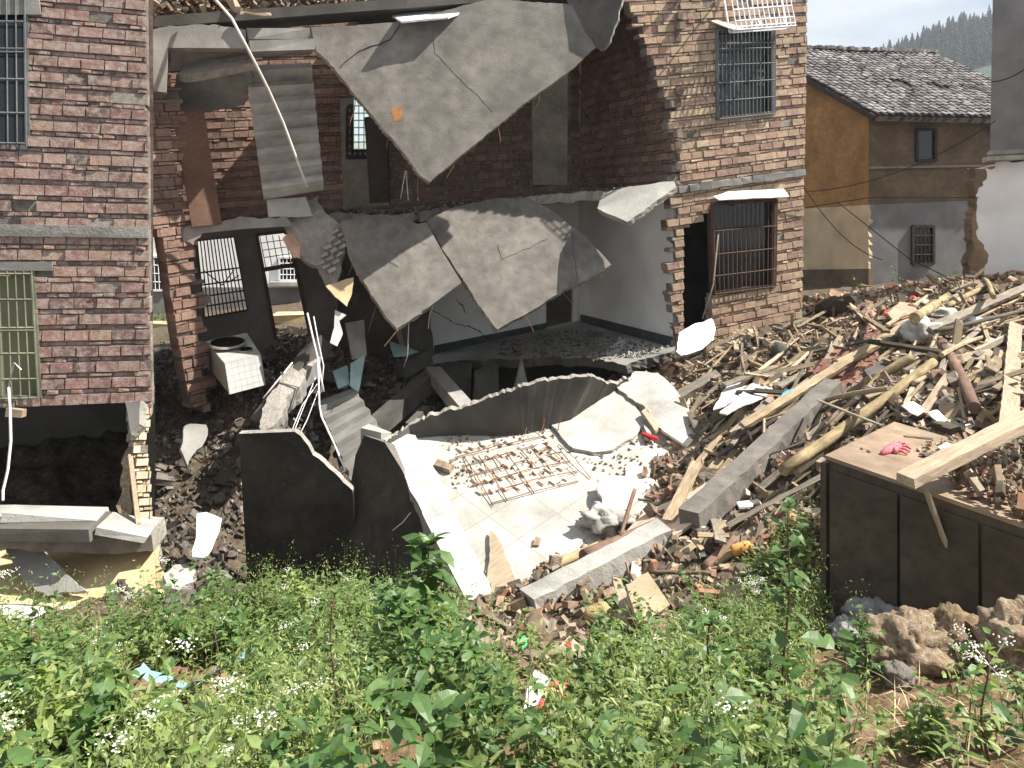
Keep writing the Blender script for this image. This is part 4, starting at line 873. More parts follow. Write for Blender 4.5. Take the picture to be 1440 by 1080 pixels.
ba, bc = over(968,738,1172,548,.02); bar('concrete_beam', ba, bc, .24, .26, mConcW, 'long grey concrete beam rising from the slab towards the facade', 'beam', j=.008)
bar('concrete_beam', P(742,856,7.6), P(940,752,8.3), .26, .26, mConcL, 'pale concrete beam along the lower edge of the fallen floor slab', 'beam', j=.010)
b = MB(); PL_ = Plane((860,780,8.4),(1000,690,8.9),(930,690,9.6))
slab('plywood_sheet', PL_, [(868,760),(905,720),(975,690),(1050,640),(1085,618),(1080,640),(1010,705),(960,745),(890,785)], .03, [mPly, mCard], which=None, amp=.01, label='pale plywood sheet between the fallen floor slab and the grey beam', cat='board')
# ---------------------------------------------------------------- things lying on the slab
def lie(name, poly, mat, label, cat, lift=.03, thick=.02, pl_=PS, amp=.01, tilt=None, edge=None):
    q = Plane(pl_.p+pl_.n*lift, pl_.p+pl_.n*lift+pl_.u, pl_.p+pl_.n*lift+pl_.vv) if tilt is None else tilt
    return slab(name, q, poly, thick, [mat, edge or mat], amp=amp, step=.05, label=label, cat=cat)
lie('fibreboard', [(880,655),(905,640),(930,630),(950,640),(964,665),(945,690),(925,704),(896,700),(880,680)], mSheet, 'pale fibreboard sheet flat on the right part of the fallen floor slab', 'board', .03)
lie('crumpled_sheet', [(841,673),(862,668),(890,670),(897,690),(893,705),(868,722),(846,715)], mSheet, 'crumpled cream sheet leaning above the grey sack', 'sheet', .16, .03, amp=.03)
lie('veneer_piece', [(690,745),(702,760),(722,808),(735,832),(712,838),(684,830),(688,780)], mWoodP, 'tapering tan veneer piece at the lower left corner of the fallen floor slab', 'board', .06, .02)
lie('board_piece', [(902,578),(908,574),(926,600),(922,606)], mWoodP, 'orange tan batten on the right part of the screed patch', 'board', .16, .04)
lie('board_piece', [(930,603),(938,600),(985,622),(975,634)], mSheet, 'yellowish wedge board at the right end of the fallen floor slab', 'board', .15, .04)
lie('board_piece', [(955,655),(978,650),(985,662),(962,676)], mPly, 'short pink board at the right edge of the slab', 'board', .10, .03)
def brickbit(px, py, pl_, lift, rot, label, s=(.24,.115,.06), mat=mLooseB, name='loose_brick'):
    q = pl_.pt(px, py)+pl_.n*(lift+s[2]/2); b = MB(); u_ = pl_.u*math.cos(rot)+pl_.vv*math.sin(rot); v_ = pl_.n.cross(u_)
    b.box(q, u_*s[0]/2, v_*s[1]/2, pl_.n*s[2]/2, j=.012); return b.build(name, mat, None, label, 'brick')
brickbit(624,660,PS,.02,1.9,'orange brick beside the white kerb on the fallen floor slab')
brickbit(958,632,PS,.02,2.2,'pink brick lying near the red sandal')
brickbit(755,765,PS,.0,.6,'small red brick chip on the lower part of the fallen floor slab', (.10,.07,.04))
# red sandal / plastic scrap
b = MB(); q = ps(913,620,.06); b.tube([q+Vector((-.09,.06,.03)), q, q+Vector((.10,-.07,.0))], [.03,.045,.02], 6); b.build('red_scrap', mRedP, None, 'crimson plastic scrap next to a dark wooden chip on the slab', 'plastic scrap')
b = MB(); b.beam(ps(903,606,.05), ps(909,626,.05), .05, .04, j=.01); b.build('wood_chip', mWoodD, None, 'dark wooden chip beside the crimson scrap', 'wood chip')
# sack
def blob(name, c, r, mat, label, cat, seed=0, amp=.25, f=2.2, group=None, n=20, flat=.7, kind=None):
    b = MB(); c = Vector(c); vs = []; m = n//2
    for j in range(m+1):
        for i in range(n):
            th = math.pi*j/m; ph_ = 2*math.pi*i/n
            d = Vector((math.sin(th)*math.cos(ph_), math.sin(th)*math.sin(ph_), math.cos(th)))
            k = 1 + amp*noise.noise(d*f+Vector((seed,seed*2,0)))*1.6 + amp*.5*noise.noise(d*f*3.2+Vector((seed,0,9))) + (amp*.22*noise.noise(d*f*8+Vector((seed,0,9))) + amp*.2*noise.noise(d*f*19) if n > 60 else 0)
            vs.append(c + Vector((d.x*r[0], d.y*r[1], d.z*r[2]*flat))*k)
    b.add(vs, [(j*n+i, (j+1)*n+i, (j+1)*n+(i+1)%n, j*n+(i+1)%n) for j in range(m) for i in range(n)])
    return b.build(name, mat, None, label, cat, group, smooth=True)
blob('sack', ps(850,742,.12), (.26,.18,.18), mSack, 'grey half filled sack slumped on the fallen floor slab', 'sack', 3, .5, n=28)
# ---------------------------------------------------------------- roof debris
mlb = []
def brick_mesh(k, L=.24):
    b = MB(); n = 3
    for i in range(1): b.box((0,0,0), (L/2,0,0), (0,.057,0), (0,0,.028), j=.010)
    return mkmesh('loose_brick', b.v, b.f, [mLooseB])
mlb = [brick_mesh(k, .24 if k < 4 else .14) for k in range(7)]
def placed(name, me, pos, R, label, cat, group, s=1):
    o = bpy.data.objects.new(name, me); link(o, Matrix.Translation(pos) @ R @ Matrix.Scale(s, 4)); return meta(o, label, cat, group)
for i in range(110):
    t = random.random()**.9; px = 214+620*t*(1 if random.random()<.5 else .38); Y = 12.05+2.4*(px-214)/662 + random.uniform(.05,.9)
    z = P(216,38,12).z + (P(876,-12,14.4).z-P(216,38,12).z)*(px-216)/660 + .16 + random.uniform(.02,.5 if px < 450 else .2)
    placed('loose_brick', random.choice(mlb), Vector(((px-CX)*Y/F, Y, z)), Matrix.Rotation(random.random()*6,4,'Z') @ Matrix.Rotation(random.gauss(0,.35),4,'X') @ Matrix.Rotation(random.gauss(0,.3),4,'Y'),
           'broken brick among the debris piled on the roof edge', 'brick', 'bricks on the roof edge')
bar('roof_plank', P(222,8,12.3), P(262,26,12.2), .12, .10, mWood, 'short pale timber on the left end of the roof edge', 'plank')
bar('roof_plank', P(318,-12,12.4), P(333,14,12.3), .10, .10, mWoodP, 'stub of yellow timber standing in the roof debris', 'plank')
bar('roof_plank', P(334,18,12.3), P(384,22,12.4), .10, .03, mWoodP, 'flat orange plank in the roof debris above the stair beam', 'plank')
lie('roof_sheet', [(552,22),(585,15),(635,12),(650,16),(630,24),(565,30)], mWhite, 'white sheet lying on the roof edge above the hanging slab', 'sheet', 0, .03, tilt=Plane((552,24,13.2),(650,16,13.5),(600,12,13.9)))
b = MB()
for i in range(26):
    for j in range(3):
        q = P(455+i*7.5+random.uniform(-1,1), 22-j*7-i*.35, 14.0); b.box(q, (.045,0,0), (0,.1,0), (0,0,.035), j=.012)
b.build('parapet_bricks', mBrickD, None, label='dark broken brick parapet on the roof behind the hanging slab', cat='parapet')
b = MB(); b.tube([P(293,-12,12.0),P(326,26,11.8),P(345,62,11.7),P(362,95,11.9),P(377,125,12.2),P(398,172,12.5),P(418,226,12.8),P(432,264,12.9)], .022, 6); b.build('pale_pipe', mPipe, None, label='long pale pipe hanging from the roof debris down across the upper stairs', cat='pipe', smooth=True)
# ---------------------------------------------------------------- wires
def wire(pts, r, mat, label, cat='cable', name='cable', sag=0):
    q = [Vector(p) if isinstance(p, Vector) else P(*p) for p in pts]
    if sag:
        a, c = q[0], q[-1]; q = [a.lerp(c, t/14) - Vector((0,0,sag*4*(t/14)*(1-t/14))) for t in range(15)]
    b = MB(); b.tube(q, r, 5); return b.build(name, mat, None, label=label, cat=cat, smooth=True)
wire([(432,440,12.3),(441,480,12.3),(447,505,12.2),(451,530,12.1),(455,551,12.1)], .016, mWire, 'thick pinkish white wire bundle hanging above the lower stairs')
wire([(441,445,12.35),(447,478,12.3),(455,515,12.2),(452,545,12.1)], .010, mWire, 'thinner wire beside the thick pinkish bundle')
wire([(447,505,12.2),(449,570,11.9),(452,586,11.6),(470,625,11.2),(482,653,11.0),(486,662,10.9),(474,668,10.9)], .014, mWire, 'bent white conduit running down over the lower stairs')
wire([(446,540,12.2),(425,570,11.6),(411,604,10.9)], .006, mWire, 'thin wire fanning to the corner of the standing wall panel, upper strand')
wire([(448,548,12.2),(432,590,11.4),(424,606,10.9)], .006, mWire, 'thin wire fanning to the corner of the standing wall panel, right strand')
wire([(444,530,12.2),(420,590,11.4),(414,606,10.9)], .006, mWire, 'thin wire fanning to the corner of the standing wall panel, middle strand')
wire([(411,510,12.5),(370,560,12.0)], .013, mWire, 'straight white conduit leaning left of the cream beam end')
wire([(12,545,9.3),(14,575,9.2),(15,620,9.15),(11,660,9.1),(4,690,9.05),(4,704,9.0)], .016, mWire, 'white strip hanging from the window of the brick house')
wire([(12,545,9.3),(20,510,9.3),(30,520,9.25)], .008, mWire, 'frayed white string on the grille of the brick house window')
b = MB(); b.beam(P(12,579,9.3), P(34,581,9.3), .1, .09, j=.01); b.build('hanging_block', mWoodP, None, 'small orange brown block stuck under the window of the brick house', 'block')
wire([(988,448,14.0),(1003,400,14.2),(1010,330,14.4)], .014, mWoodG, 'thin grey pole leaning before the lower window', 'pole', 'pole')
wire([(1133,270,17),(1400,170,17)], .010, mWireK, 'upper black cable crossing the mud brick house', sag=.3)
wire([(1133,292,17),(1222,278,17.5),(1376,278,17)], .010, mWireK, 'lower cable crossing the mud brick house', sag=0)
wire([(1130,262,15.2),(1240,365,16.5)], .009, mWireK, 'slack black cable running down from the facade corner', sag=.25)
wire([(1180,286,17.5),(1280,365,16),(1350,398,15)], .010, mWireK, 'long dark cable falling to the top of the rubble heap')
wire([(1395,115,17),(1440,98,16)], .012, mWireK, 'short cable against the grey house', sag=.05)
for k, (x, y) in enumerate([(552,745),(578,455),(566,290)]): pass
wire([(552,746,9.6),(566,735,9.6),(588,708,9.7)], .006, mWire, 'bent steel wire sticking out of the dark side of the fallen slab')
wire([(575,452,13.2),(573,500,13.4),(568,516,13.6)], .008, mPipe, 'thin cane hanging below the left broken slab', 'cane', 'cane')
wire([(570,240,14.2),(563,280,14.3)], .010, mPipe, 'left thin stick standing under the tip of the hanging slab', 'stick', 'stick')
wire([(571,240,14.3),(574,282,14.3)], .010, mPipe, 'right thin stick standing under the tip of the hanging slab', 'stick', 'stick')
# fallen white window cage on the facade
pc = Plane((1030,0,14.3),(1118,-4,14.8),(1036,42,14.2)); cq = [(1026,-14),(1108,-20),(1119,36),(1036,42)]
g, bl = bar_mesh(pc, [k/12 for k in range(13)], [0,.12,.5,.78,.93,1], cq, .012)
for cxx in (.33,.75):
    g.tube([bl(cxx-.07,.93), bl(cxx-.05,.80), bl(cxx,.77), bl(cxx+.05,.80), bl(cxx+.07,.93)], .012, 4)
wc = empty('window_cage', pc.pt(1070,40), 'white painted window cage dangling above the upper window', 'window cage'); g.build('front_grille', mWhiteMet, wc)
b = MB(); c = [pc.pt(*q) for q in cq]; dv = Vector((0,.45,.05))
for q in c: b.beam(q, q+dv, .025, .025)
for i in range(4): b.beam(c[i]+dv, c[(i+1)%4]+dv, .025, .025)
b.build('side_frame', mWhiteMet, wc)
# ================================================================ CABINET
A = P(1160,640,6.6); B = P(1258,593,7.7); C = P(1500,758,5.25); D = B+(C-A)
cab = empty('cabinet', (A.x+.5, A.y, -3.2), 'large brown wooden cabinet with rubble and a plank on its top', 'cabinet')
def obox(name, a, b_, c_, down, mat, parent, **kw):
    # a corner, b_ along depth, c_ along the front
    p = Plane(a, c_, a+down); im = p.frame().inverted(); d_ = b_+(c_-a)
    m = MB(); q = [a, c_, d_, b_]; m.hexa([im@x for x in q] + [im@(x+down) for x in q]); return m.build(name, mat, parent, frame=p.frame(), **kw)
up = (C-A).cross(B-A).normalized(); up = up if up.z > 0 else -up; dn = Vector((0,0,-1)); ex = (C-A).normalized(); ey = (B-A).normalized()
obox('body', A+ex*.02+ey*.02+dn*.03, B+ex*.02-ey*.02+dn*.03, C+ey*.02+dn*.03, Vector((0,0,-1.42)), mCab, cab)
p_ = Plane(A, A+ex, A+ey); im = p_.frame().inverted()
for k, (t0, t1) in enumerate(((0,.30),(.303,1))):
    a = A+(B-A)*t0; b2 = A+(B-A)*t1; m = MB(); qs = [a, a+(C-A), b2+(C-A), b2]; m.hexa([im@x for x in qs] + [im@(x-up*.03) for x in qs]); m.build('top_board', mCabTop, cab, frame=p_.frame())
nrm_f = (C-A).cross(Vector((0,0,1))).normalized(); nrm_f = nrm_f if nrm_f.dot(-A) > 0 else -nrm_f
for k, t in enumerate((0.0, .36, .72)):   # doors
    a = A+ex*(.05+t*1.6)+nrm_f*.0+dn*.10; w_ = .55
    m = MB(); q = [a, a+ex*w_, a+ex*w_+dn*1.22, a+dn*1.22]; m.hexa([x+nrm_f*.012 for x in q] + [x-nrm_f*.005 for x in q]); m.build('door', mCab, cab)
m = MB(); m.beam(A+dn*.06, A+dn*1.40, .05, .05, up=ex); m.build('corner_post', mCab, cab)
def ontop(px, py, d=0): return p_.pt(px, py) + p_.n*d
gz = up if p_.n.z > 0 else up
# glove
gl = MB(); g0 = ontop(1262,633,.02); palm_u = ex
def gp(px, py, h): return ontop(px, py, h)
gl.tube([gp(1240,640,.012), gp(1248,637,.022), gp(1256,634,.026), gp(1263,632,.022)], [.020,.032,.042,.036], 8)
gl.tube([gp(1256,637,.02), gp(1262,638,.02)], [.035,.03], 8)
for f_ in (((1262,629),(1270,627),(1277,629)), ((1264,632),(1273,631),(1281,633)), ((1264,634),(1272,635),(1280,637)), ((1262,637),(1269,639),(1276,641)), ((1256,629),(1262,625),(1269,626))):
    gl.tube([gp(*f_[0],.02), gp(*f_[1],.026), gp(*f_[2],.012)], [.014,.013,.009], 7)
gl.build('glove', mPinkC, None, 'pink knitted work glove lying on the cabinet', 'glove', smooth=True)
bar('plank', P(1268,690,5.75)+Vector((0,0,.06)), P(1530,565,6.6)+Vector((0,0,.10)), .16, .07, mWoodP, 'thick pale plank jutting over the front edge of the cabinet', 'plank', j=.004)
bar('stick', P(1303,692,5.85), P(1331,768,5.85), .045, .025, mWoodP, 'narrow pale lath hanging from under the thick plank in front of the cabinet', 'stick', j=.002)
for i, (px, py, s, lab) in enumerate([(1222,636,.02,'tiny clod left of the glove'),(1212,632,.015,'tinier clod left of the glove')]):
    blob('clod', ontop(px,py,.01), (s,s,s), mStone, lab, 'clod', i, n=8)
bar('chip', ontop(1277,615,.01), ontop(1306,618,.015), .025, .01, mWoodG, 'thin grey wood chip behind the glove', 'wood chip', j=.003)
bar('chip', ontop(1295,643,.02), ontop(1350,637,.03), .05, .02, mWoodG, 'flat brown board chip right of the glove', 'wood chip', j=.004)
lie('paper_scrap', [(1318,628),(1330,622),(1352,628),(1350,642),(1330,640)], mWhite, 'torn grey white scrap right of the glove', 'scrap', .03, .01, pl_=p_)
# ================================================================ RUBBLE (what nobody could count)
def chips(name, pos, size, mats, kind='stuff', label=None, cat=None, parent=None, flat=.6, seed=1, asp=1, jit=.16):
    r = np.random.default_rng(seed); n = len(pos); bx_ = np.array([(-1,-1,-1),(1,-1,-1),(1,1,-1),(-1,1,-1),(-1,-1,1),(1,-1,1),(1,1,1),(-1,1,1)], float)
    v = np.repeat(bx_[None], n, 0); v += r.uniform(-jit,jit,(n,8,3))*np.array([1,1,1.6]); v *= (size[:,None]*np.stack([np.ones(n), r.uniform(.35,.75,n)*asp, r.uniform(.18,.5,n)*flat/.6], 1))[:,None,:]
    q = r.normal(size=(n,4)); q[:,0] += 1.2; q /= np.linalg.norm(q,axis=1)[:,None]; w,x,y,z = q.T
    R = np.stack([np.stack([1-2*(y*y+z*z),2*(x*y-z*w),2*(x*z+y*w)],-1), np.stack([2*(x*y+z*w),1-2*(x*x+z*z),2*(y*z-x*w)],-1), np.stack([2*(x*z-y*w),2*(y*z+x*w),1-2*(x*x+y*y)],-1)],1)
    v = np.einsum('nij,nkj->nki', R, v) + pos[:,None,:]
    f = np.array([(3,2,1,0),(4,5,6,7),(0,1,5,4),(1,2,6,5),(2,3,7,6),(3,0,4,7)]); f = (f[None]+8*np.arange(n)[:,None,None]).reshape(-1,4)
    return npobj(name, v.reshape(-1,3), f, mats, kind=kind, label=label, cat=cat, parent=parent)
def sample(n, umin, umax, y0, y1, keep, seed):
    r = np.random.default_rng(seed); X = []; 
    y = np.sqrt(r.uniform(y0**2, y1**2, n)); x = r.uniform(umin, umax, n)*y; h = Hn(x, y)
    px = CX+F*x/y; py = HY-F*h/y; k = keep(x, y, px, py, r.random(n)); return np.stack([x,y,h],1)[k]
def kr(x, y, px, py, r): return ((y > 5.7) & (px > 640) & (px < 1160) & (r < .5) & (py > 800)) | ((rubble_amt(x, y) > .35) | ((x > 4.5) & (y > 14))) & (px > 150) & ~((px<215)&(py<760)) & (py > 370) 
pos = sample(60000, -.50, .98, 5.8, 19.5, kr, 5); s = np.exp(rng.normal(-3.42,.48,len(pos))); pos[:,2] += s*.3
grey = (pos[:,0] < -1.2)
chips('brick_rubble', pos[~grey], s[~grey], [mRubble], label='heap of broken brick, mortar and stone chips spread in front of the facade', cat='rubble', seed=2)
chips('shade_toned_rubble', pos[grey], s[grey], [mRubbleD], label='grey rubble with shade put into its dark colour filling the gap between the brick house and the ruin', cat='rubble', seed=3)
def kw(x, y, px, py, r): return (rubble_amt(x, y) > .4) & (px > 880) & (py > 395) & ~((px > 1150) & (py > 620))
pos = sample(3200, .10, .98, 6.8, 17, kw, 6); s = np.exp(rng.normal(-2.45,.5,len(pos))); pos[:,2] += .03+s*.12
chips('timber_splinters', pos, s, [mSplint], label='splinters and laths of timber mixed through the rubble heap', cat='splinters', seed=22, asp=.22, flat=.10, jit=.12)
# crumbs lying on floors and slabs
def onplane(pl_, polys, n, seed, lift=.0):
    r = random.Random(seed); out = []
    while len(out) < n:
        po = r.choice(polys); xs = [q[0] for q in po]; ys_ = [q[1] for q in po]; x = r.uniform(min(xs), max(xs)); y = r.uniform(min(ys_), max(ys_)); c = False
        for i in range(len(po)):
            a, b_ = po[i], po[(i+1)%len(po)]
            if (a[1] <= y) != (b_[1] <= y) and x < a[0]+(y-a[1])*(b_[0]-a[0])/(b_[1]-a[1]): c = not c
        if c: out.append(tuple(pl_.pt(x, y)+pl_.n*lift))
    return np.array(out)
q = onplane(pfl, [[(700,480),(820,462),(940,490),(900,503),(840,507),(700,500)]], 900, 1); chips('floor_crumbs', q, np.exp(rng.normal(-3.9,.4,len(q))), [mRubbleD], label='grey crumbs scattered over the floor of the white room', cat='rubble', seed=4)
q = onplane(pfl, [[(870,475),(942,488),(905,503),(850,500)]], 350, 2); chips('white_crumbs', q, np.exp(rng.normal(-3.8,.4,len(q))), [mConcL], label='whitish crumbs by the right end of the white room floor', cat='rubble', seed=5)
q = onplane(PS, [[(610,612),(780,605),(800,660),(640,690)],[(780,625),(930,610),(990,640),(930,700),(830,660)]], 420, 3, .01); chips('slab_crumbs', q, np.exp(rng.normal(-4.2,.4,len(q))), [mRubble], label='crumbs scattered over the fallen floor slab', cat='rubble', seed=6)
q = onplane(PS, [[(740,810),(930,720),(950,735),(780,835)]], 260, 4, .02); chips('slab_edge_crumbs', q, np.exp(rng.normal(-4.0,.4,len(q))), [mRubble], label='crumbs along the lower edge of the fallen floor slab', cat='rubble', seed=7)
q = onplane(p_, [[(1285,625),(1350,612),(1360,640),(1300,650)]], 90, 5, .01); chips('cabinet_crumbs', q, np.exp(rng.normal(-4.6,.4,len(q))), [mRubble], label='crumbs beside the glove on the cabinet', cat='rubble', seed=8)
# soil heap on the right of the cabinet top
r_ = np.random.default_rng(3); n = 1500; tt = r_.uniform(0,1,n); q = onplane(p_, [[(1330,668),(1440,600),(1520,640),(1520,770),(1440,735),(1340,690)]], n, 6, .02); q[:,2] += r_.uniform(0,.14,n)
chips('cabinet_rubble', q, np.exp(rng.normal(-4.1,.5,len(q))), [mRubble], label='heap of soil and stone chips on the right of the cabinet top', cat='rubble', seed=9)
q = np.array([tuple(P(px, 0, 1)) for px in [0]])
# crumbs on the ledge of the second floor and roof
q = []
for i in range(900):
    t = random.random(); k = int(t*(len(pts)-2)) if len(pts) > 3 else 0
    q.append((0,0,0))
led = []
for i in range(700):
    a = fr[random.randrange(len(fr)-1)]; b2 = fr[fr.index(a)+1]; t = random.random()
    v = P(a[0]+(b2[0]-a[0])*t, a[1]+(b2[1]-a[1])*t, a[2]+(b2[2]-a[2])*t) + Vector((0, random.uniform(.02,.7), random.uniform(-.01,.05)*(1.6 if a[0] < 640 else .7))); led.append(tuple(v))
led = np.array(led); chips('ledge_crumbs', led, np.exp(rng.normal(-3.7,.5,len(led))), [mRubbleD], label='crumbs lining the broken edge of the second floor', cat='rubble', seed=10)
led = []
for i in range(3200):
    px = 214+620*random.random()**1.5; Y = 12.0+2.4*(px-214)/662 + random.uniform(.0,.9)
    z = P(216,38,12).z + (P(876,-12,14.4).z-P(216,38,12).z)*(px-216)/660 + .16 + random.uniform(0,.42 if px < 450 else .14); led.append(((px-CX)*Y/F, Y, z))
chips('roof_crumbs', np.array(led), np.exp(rng.normal(-3.4,.5,len(led))), [mRubble], label='broken tile and brick crumbs along the roof edge', cat='rubble', seed=11)
# rubble clinging on the torn heap and the stove area
led = []
for i in range(900):
    px = random.uniform(370,600); py = random.uniform(470,560); g_ = G(px, py, 0); led.append(tuple(g_+Vector((random.gauss(0,.1), random.gauss(0,.15), random.uniform(0,.15)))))
chips('stair_rubble', np.array(led), np.exp(rng.normal(-3.2,.5,len(led))), [mRubbleD], label='broken concrete and plaster heaped around the head of the lower stairs', cat='rubble', seed=12)
# ================================================================ LOOSE BRICKS AND STONES
cnt = 0; pz = sample(900, .02, .62, 6.6, 15.5, kr, 21)
for x, y, z in pz:
    px, py = proj((x,y,z))
    if cnt >= 215: break
    if px > 1450: continue
    placed('loose_brick', random.choice(mlb), Vector((x,y,z+random.uniform(.0,.07))), Matrix.Rotation(random.random()*6.3,4,'Z') @ Matrix.Rotation(random.gauss(0,.5),4,'X') @ Matrix.Rotation(random.gauss(0,.45),4,'Y'),
           'loose brick lying in the rubble heap in front of the facade', 'brick', 'loose bricks in the rubble heap'); cnt += 1
def stone_mesh(k, mat, n=12):
    b = MB(); m = n//2; vs = []
    for j in range(m+1):
        for i in range(n):
            th = math.pi*j/m; p2_ = 2*math.pi*i/n; d = Vector((math.sin(th)*math.cos(p2_), math.sin(th)*math.sin(p2_), math.cos(th)))
            kk = 1+.55*noise.noise(d*1.5+Vector((k*3,0,0)))+.25*noise.noise(d*4+Vector((0,k,0))); vs.append(Vector((d.x, d.y*.8, d.z*.6))*kk)
    b.add(vs, [(j*n+i,(j+1)*n+i,(j+1)*n+(i+1)%n,j*n+(i+1)%n) for j in range(m) for i in range(n)]); return mkmesh('stone', b.v, b.f, [mat])
sm = [stone_mesh(k, mStone) for k in range(6)]
pz = sample(400, -.42, .6, 6.8, 14, kr, 31)[:110]
for x, y, z in pz:
    left = x < -1.5
    placed('stone', random.choice(sm), Vector((x,y,z+.02)), Matrix.Rotation(random.random()*6,4,'Z') @ Matrix.Rotation(random.gauss(0,.5),4,'X'),
        'grey lump of stone in the dark rubble of the left gap' if left else 'lump of stone or mortar in the rubble heap', 'stone', 'stones in the left gap' if left else 'stones in the rubble heap', random.uniform(.06,.15))
# ================================================================ TIMBER: each piece by itself
def gp2(px, py, lift): return G(px, py, 0)*(1-lift)
def timber(kind, x1, y1, x2, y2, wpx, mat, label, l1=.02, l2=.02, flat=.4, Y1=None, Y2=None):
    if Y1: a, c = P(x1,y1,Y1), P(x2,y2,Y2)
    else: a, c = over(x1,y1,x2,y2,max(.008,(l1+l2)/2-.015))
    w = wpx*((a.y+c.y)/2)/F
    if kind == 'plank': return bar('plank', a, c, w, w*flat, mat, label, 'plank', up=(random.gauss(0,.1),-.5,1), j=min(.006, w*.05))
    b = MB(); k = 9; ps_ = []; rr = []
    o = Vector((noise.noise(a*3), noise.noise(c*3), noise.noise(a+c)))*.10*(a-c).length*.25
    for i in range(k):
        t = i/(k-1); ps_.append(a.lerp(c,t)+o*math.sin(t*3.14)+Vector((0,0,random.uniform(-.004,.004)))); rr.append(w/2*(1.06-.16*t+random.uniform(-.03,.03)))
    x = (c-a).normalized(); y = Vector((0,0,1)).cross(x).normalized(); z = x.cross(y); m = Matrix.Identity(4)
    for i, ax in enumerate((x,y,z)):
        for q in range(3): m[q][i] = ax[q]
    for q in range(3): m[q][3] = a[q]
    im_ = m.inverted(); b.tube([im_@q for q in ps_], rr, 12 if w > .1 else 7)
    nm = {'log':'log','pole':'pole','branch':'branch'}[kind]
    o_ = b.build(nm, mat, None, label, nm, frame=m)
    for p in o_.data.polygons:
        if len(p.vertices) == 4: p.use_smooth = True
    return o_
T = timber
T('plank',1043,600,1270,460,12,mWood,'long grey brown plank running from the white boards up to the white rubbish bag',.06,.05,.5)
T('log',1286,447,1371,391,11,mLog,'pale squared log at the top of the heap below the mud brick house',.04,.04)
T('pole',1331,431,1386,403,8,mLog,'slim pale pole right of the squared log',.03,.04)
T('branch',1383,392,1397,418,7,mLog,'short forked branch end at the crest of the heap',.03,.03)
T('branch',1397,417,1383,428,6,mLog,'bent lower arm of the forked branch',.03,.03)
T('plank',1308,463,1448,402,12,mWoodG,'long dark plank lying to the upper right edge of the heap',.04,.04,.5)
T('pole',1315,466,1448,434,6,mWoodG,'grey pole running to the right edge below the long dark plank',.06,.06)
T('plank',1224,480,1325,496,10,mWoodD,'dark plank lying across below the white rubbish bag',.07,.07,.5)
T('log',1229,534,1284,501,13,mLog,'short thick pale log behind the yellow log',.04,.05)
T('log',1101,662,1313,509,15,mLog,'longest yellow peeled log pointing down to the cabinet',.05,.07)
T('pole',1143,569,1250,546,7,mWoodP,'thin pale pole crossing behind the yellow log',.05,.05)
T('pole',1284,539,1333,517,7,mWoodP,'short thin pale pole right of the yellow log',.05,.05)
T('plank',1296,582,1333,530,11,mWoodP,'short pale plank leaning behind the cabinet',.03,.06)
T('log',1325,484,1371,574,16,mBark,'reddish barked log slanting down behind the cabinet',.07,.03)
T('pole',1349,546,1357,590,6,mWoodP,'short upright stake beside the barked log',.03,.03)
T('plank',1394,520,1418,488,15,mWood,'splintered wedge of board left of the upright pale plank',.05,.05,.2)
T('plank',1428,455,1418,612,20,mWoodP,'wide clean plank standing upright at the right edge of the heap',.05,.05,.15)
T('plank',1067,431,1034,466,8,mWoodP,'pale plank propped against the foot of the facade',.02,.03)
T('plank',1032,465,1036,493,6,mWood,'short stick standing under the propped pale plank',.02,.02)
T('plank',1005,468,1034,464,5,mWoodG,'grey lath lying at the foot of the propped plank',.02,.02)
T('plank',1094,463,1154,441,7,mWoodG,'grey plank rising to the dark roll of roofing',.02,.02)
T('plank',1095,450,1132,441,12,mPly,'short flat yellowish board near the facade corner',.03,.03,.2)
T('plank',1137,456,1206,470,8,mWood,'plank lying level under the dark roll',.03,.03)
T('plank',1189,428,1247,466,8,mWood,'brown plank slanting down from the dark roll',.04,.04)
T('plank',1206,440,1238,470,5,mWoodP,'narrow lath parallel to the slanting brown plank',.04,.04)
T('plank',1019,541,1092,515,8,mWoodG,'weathered plank lying over the white boards',.05,.04)
T('plank',1034,551,1066,551,7,mWoodD,'left half of the black plank on the white boards',.06,.06)
T('plank',1060,549,1110,553,8,mWoodD,'right half of the black plank on the white boards',.06,.06)
T('plank',956,558,1010,528,15,mWoodG,'short brown beam on bricks beside the fallen slab corner',.04,.03,.8)
T('plank',1097,543,1130,524,7,mWoodG,'short grey plank right of the white boards',.04,.04)
T('pole',1120,627,1226,545,9,mWoodP,'pale pole under the yellow log near the cabinet',.02,.03)
T('plank',1151,563,1244,600,5,mWoodG,'thin lath crossing over the yellow log',.09,.08)
T('plank',1258,575,1290,600,5,mWoodG,'short lath behind the cabinet corner',.03,.03)
T('plank',1320,600,1352,572,10,mWood,'crossed board behind the middle of the cabinet',.03,.03)
T('plank',1330,590,1372,612,9,mWoodP,'pale board crossing behind the barked log foot',.03,.03)
T('plank',1440,520,1398,548,8,mWood,'lath behind the upright pale plank',.03,.03)
T('plank',1335,508,1395,498,16,mWoodP,'stubby yellowish board lying right of the barked log top',.04,.04,.3)
T('pole',1340,560,1400,538,7,mWoodG,'grey stick lying right of the barked log',.03,.03)
T('plank',1371,500,1440,462,7,mWoodG,'thin dark lath to the right edge',.05,.05)
T('plank',866,812,886,884,13,mWoodP,'upright pinkish lath in front of the concrete beam end',.02,.03,.3)
T('plank',897,784,893,816,14,mPly,'short pink plank standing behind the brown square board',.03,.03,.3)
T('log',762,803,842,768,14,mLog,'slim pale log along the lower edge of the floor slab',Y1=8.25,Y2=8.75)
T('log',822,786,938,734,25,mBark,'thick curved brown log at the right end of the slab edge',Y1=8.25,Y2=8.9)
T('branch',893,688,872,757,6,mBark,'thin dark branch standing out of the grey sack',Y1=8.9,Y2=8.5)
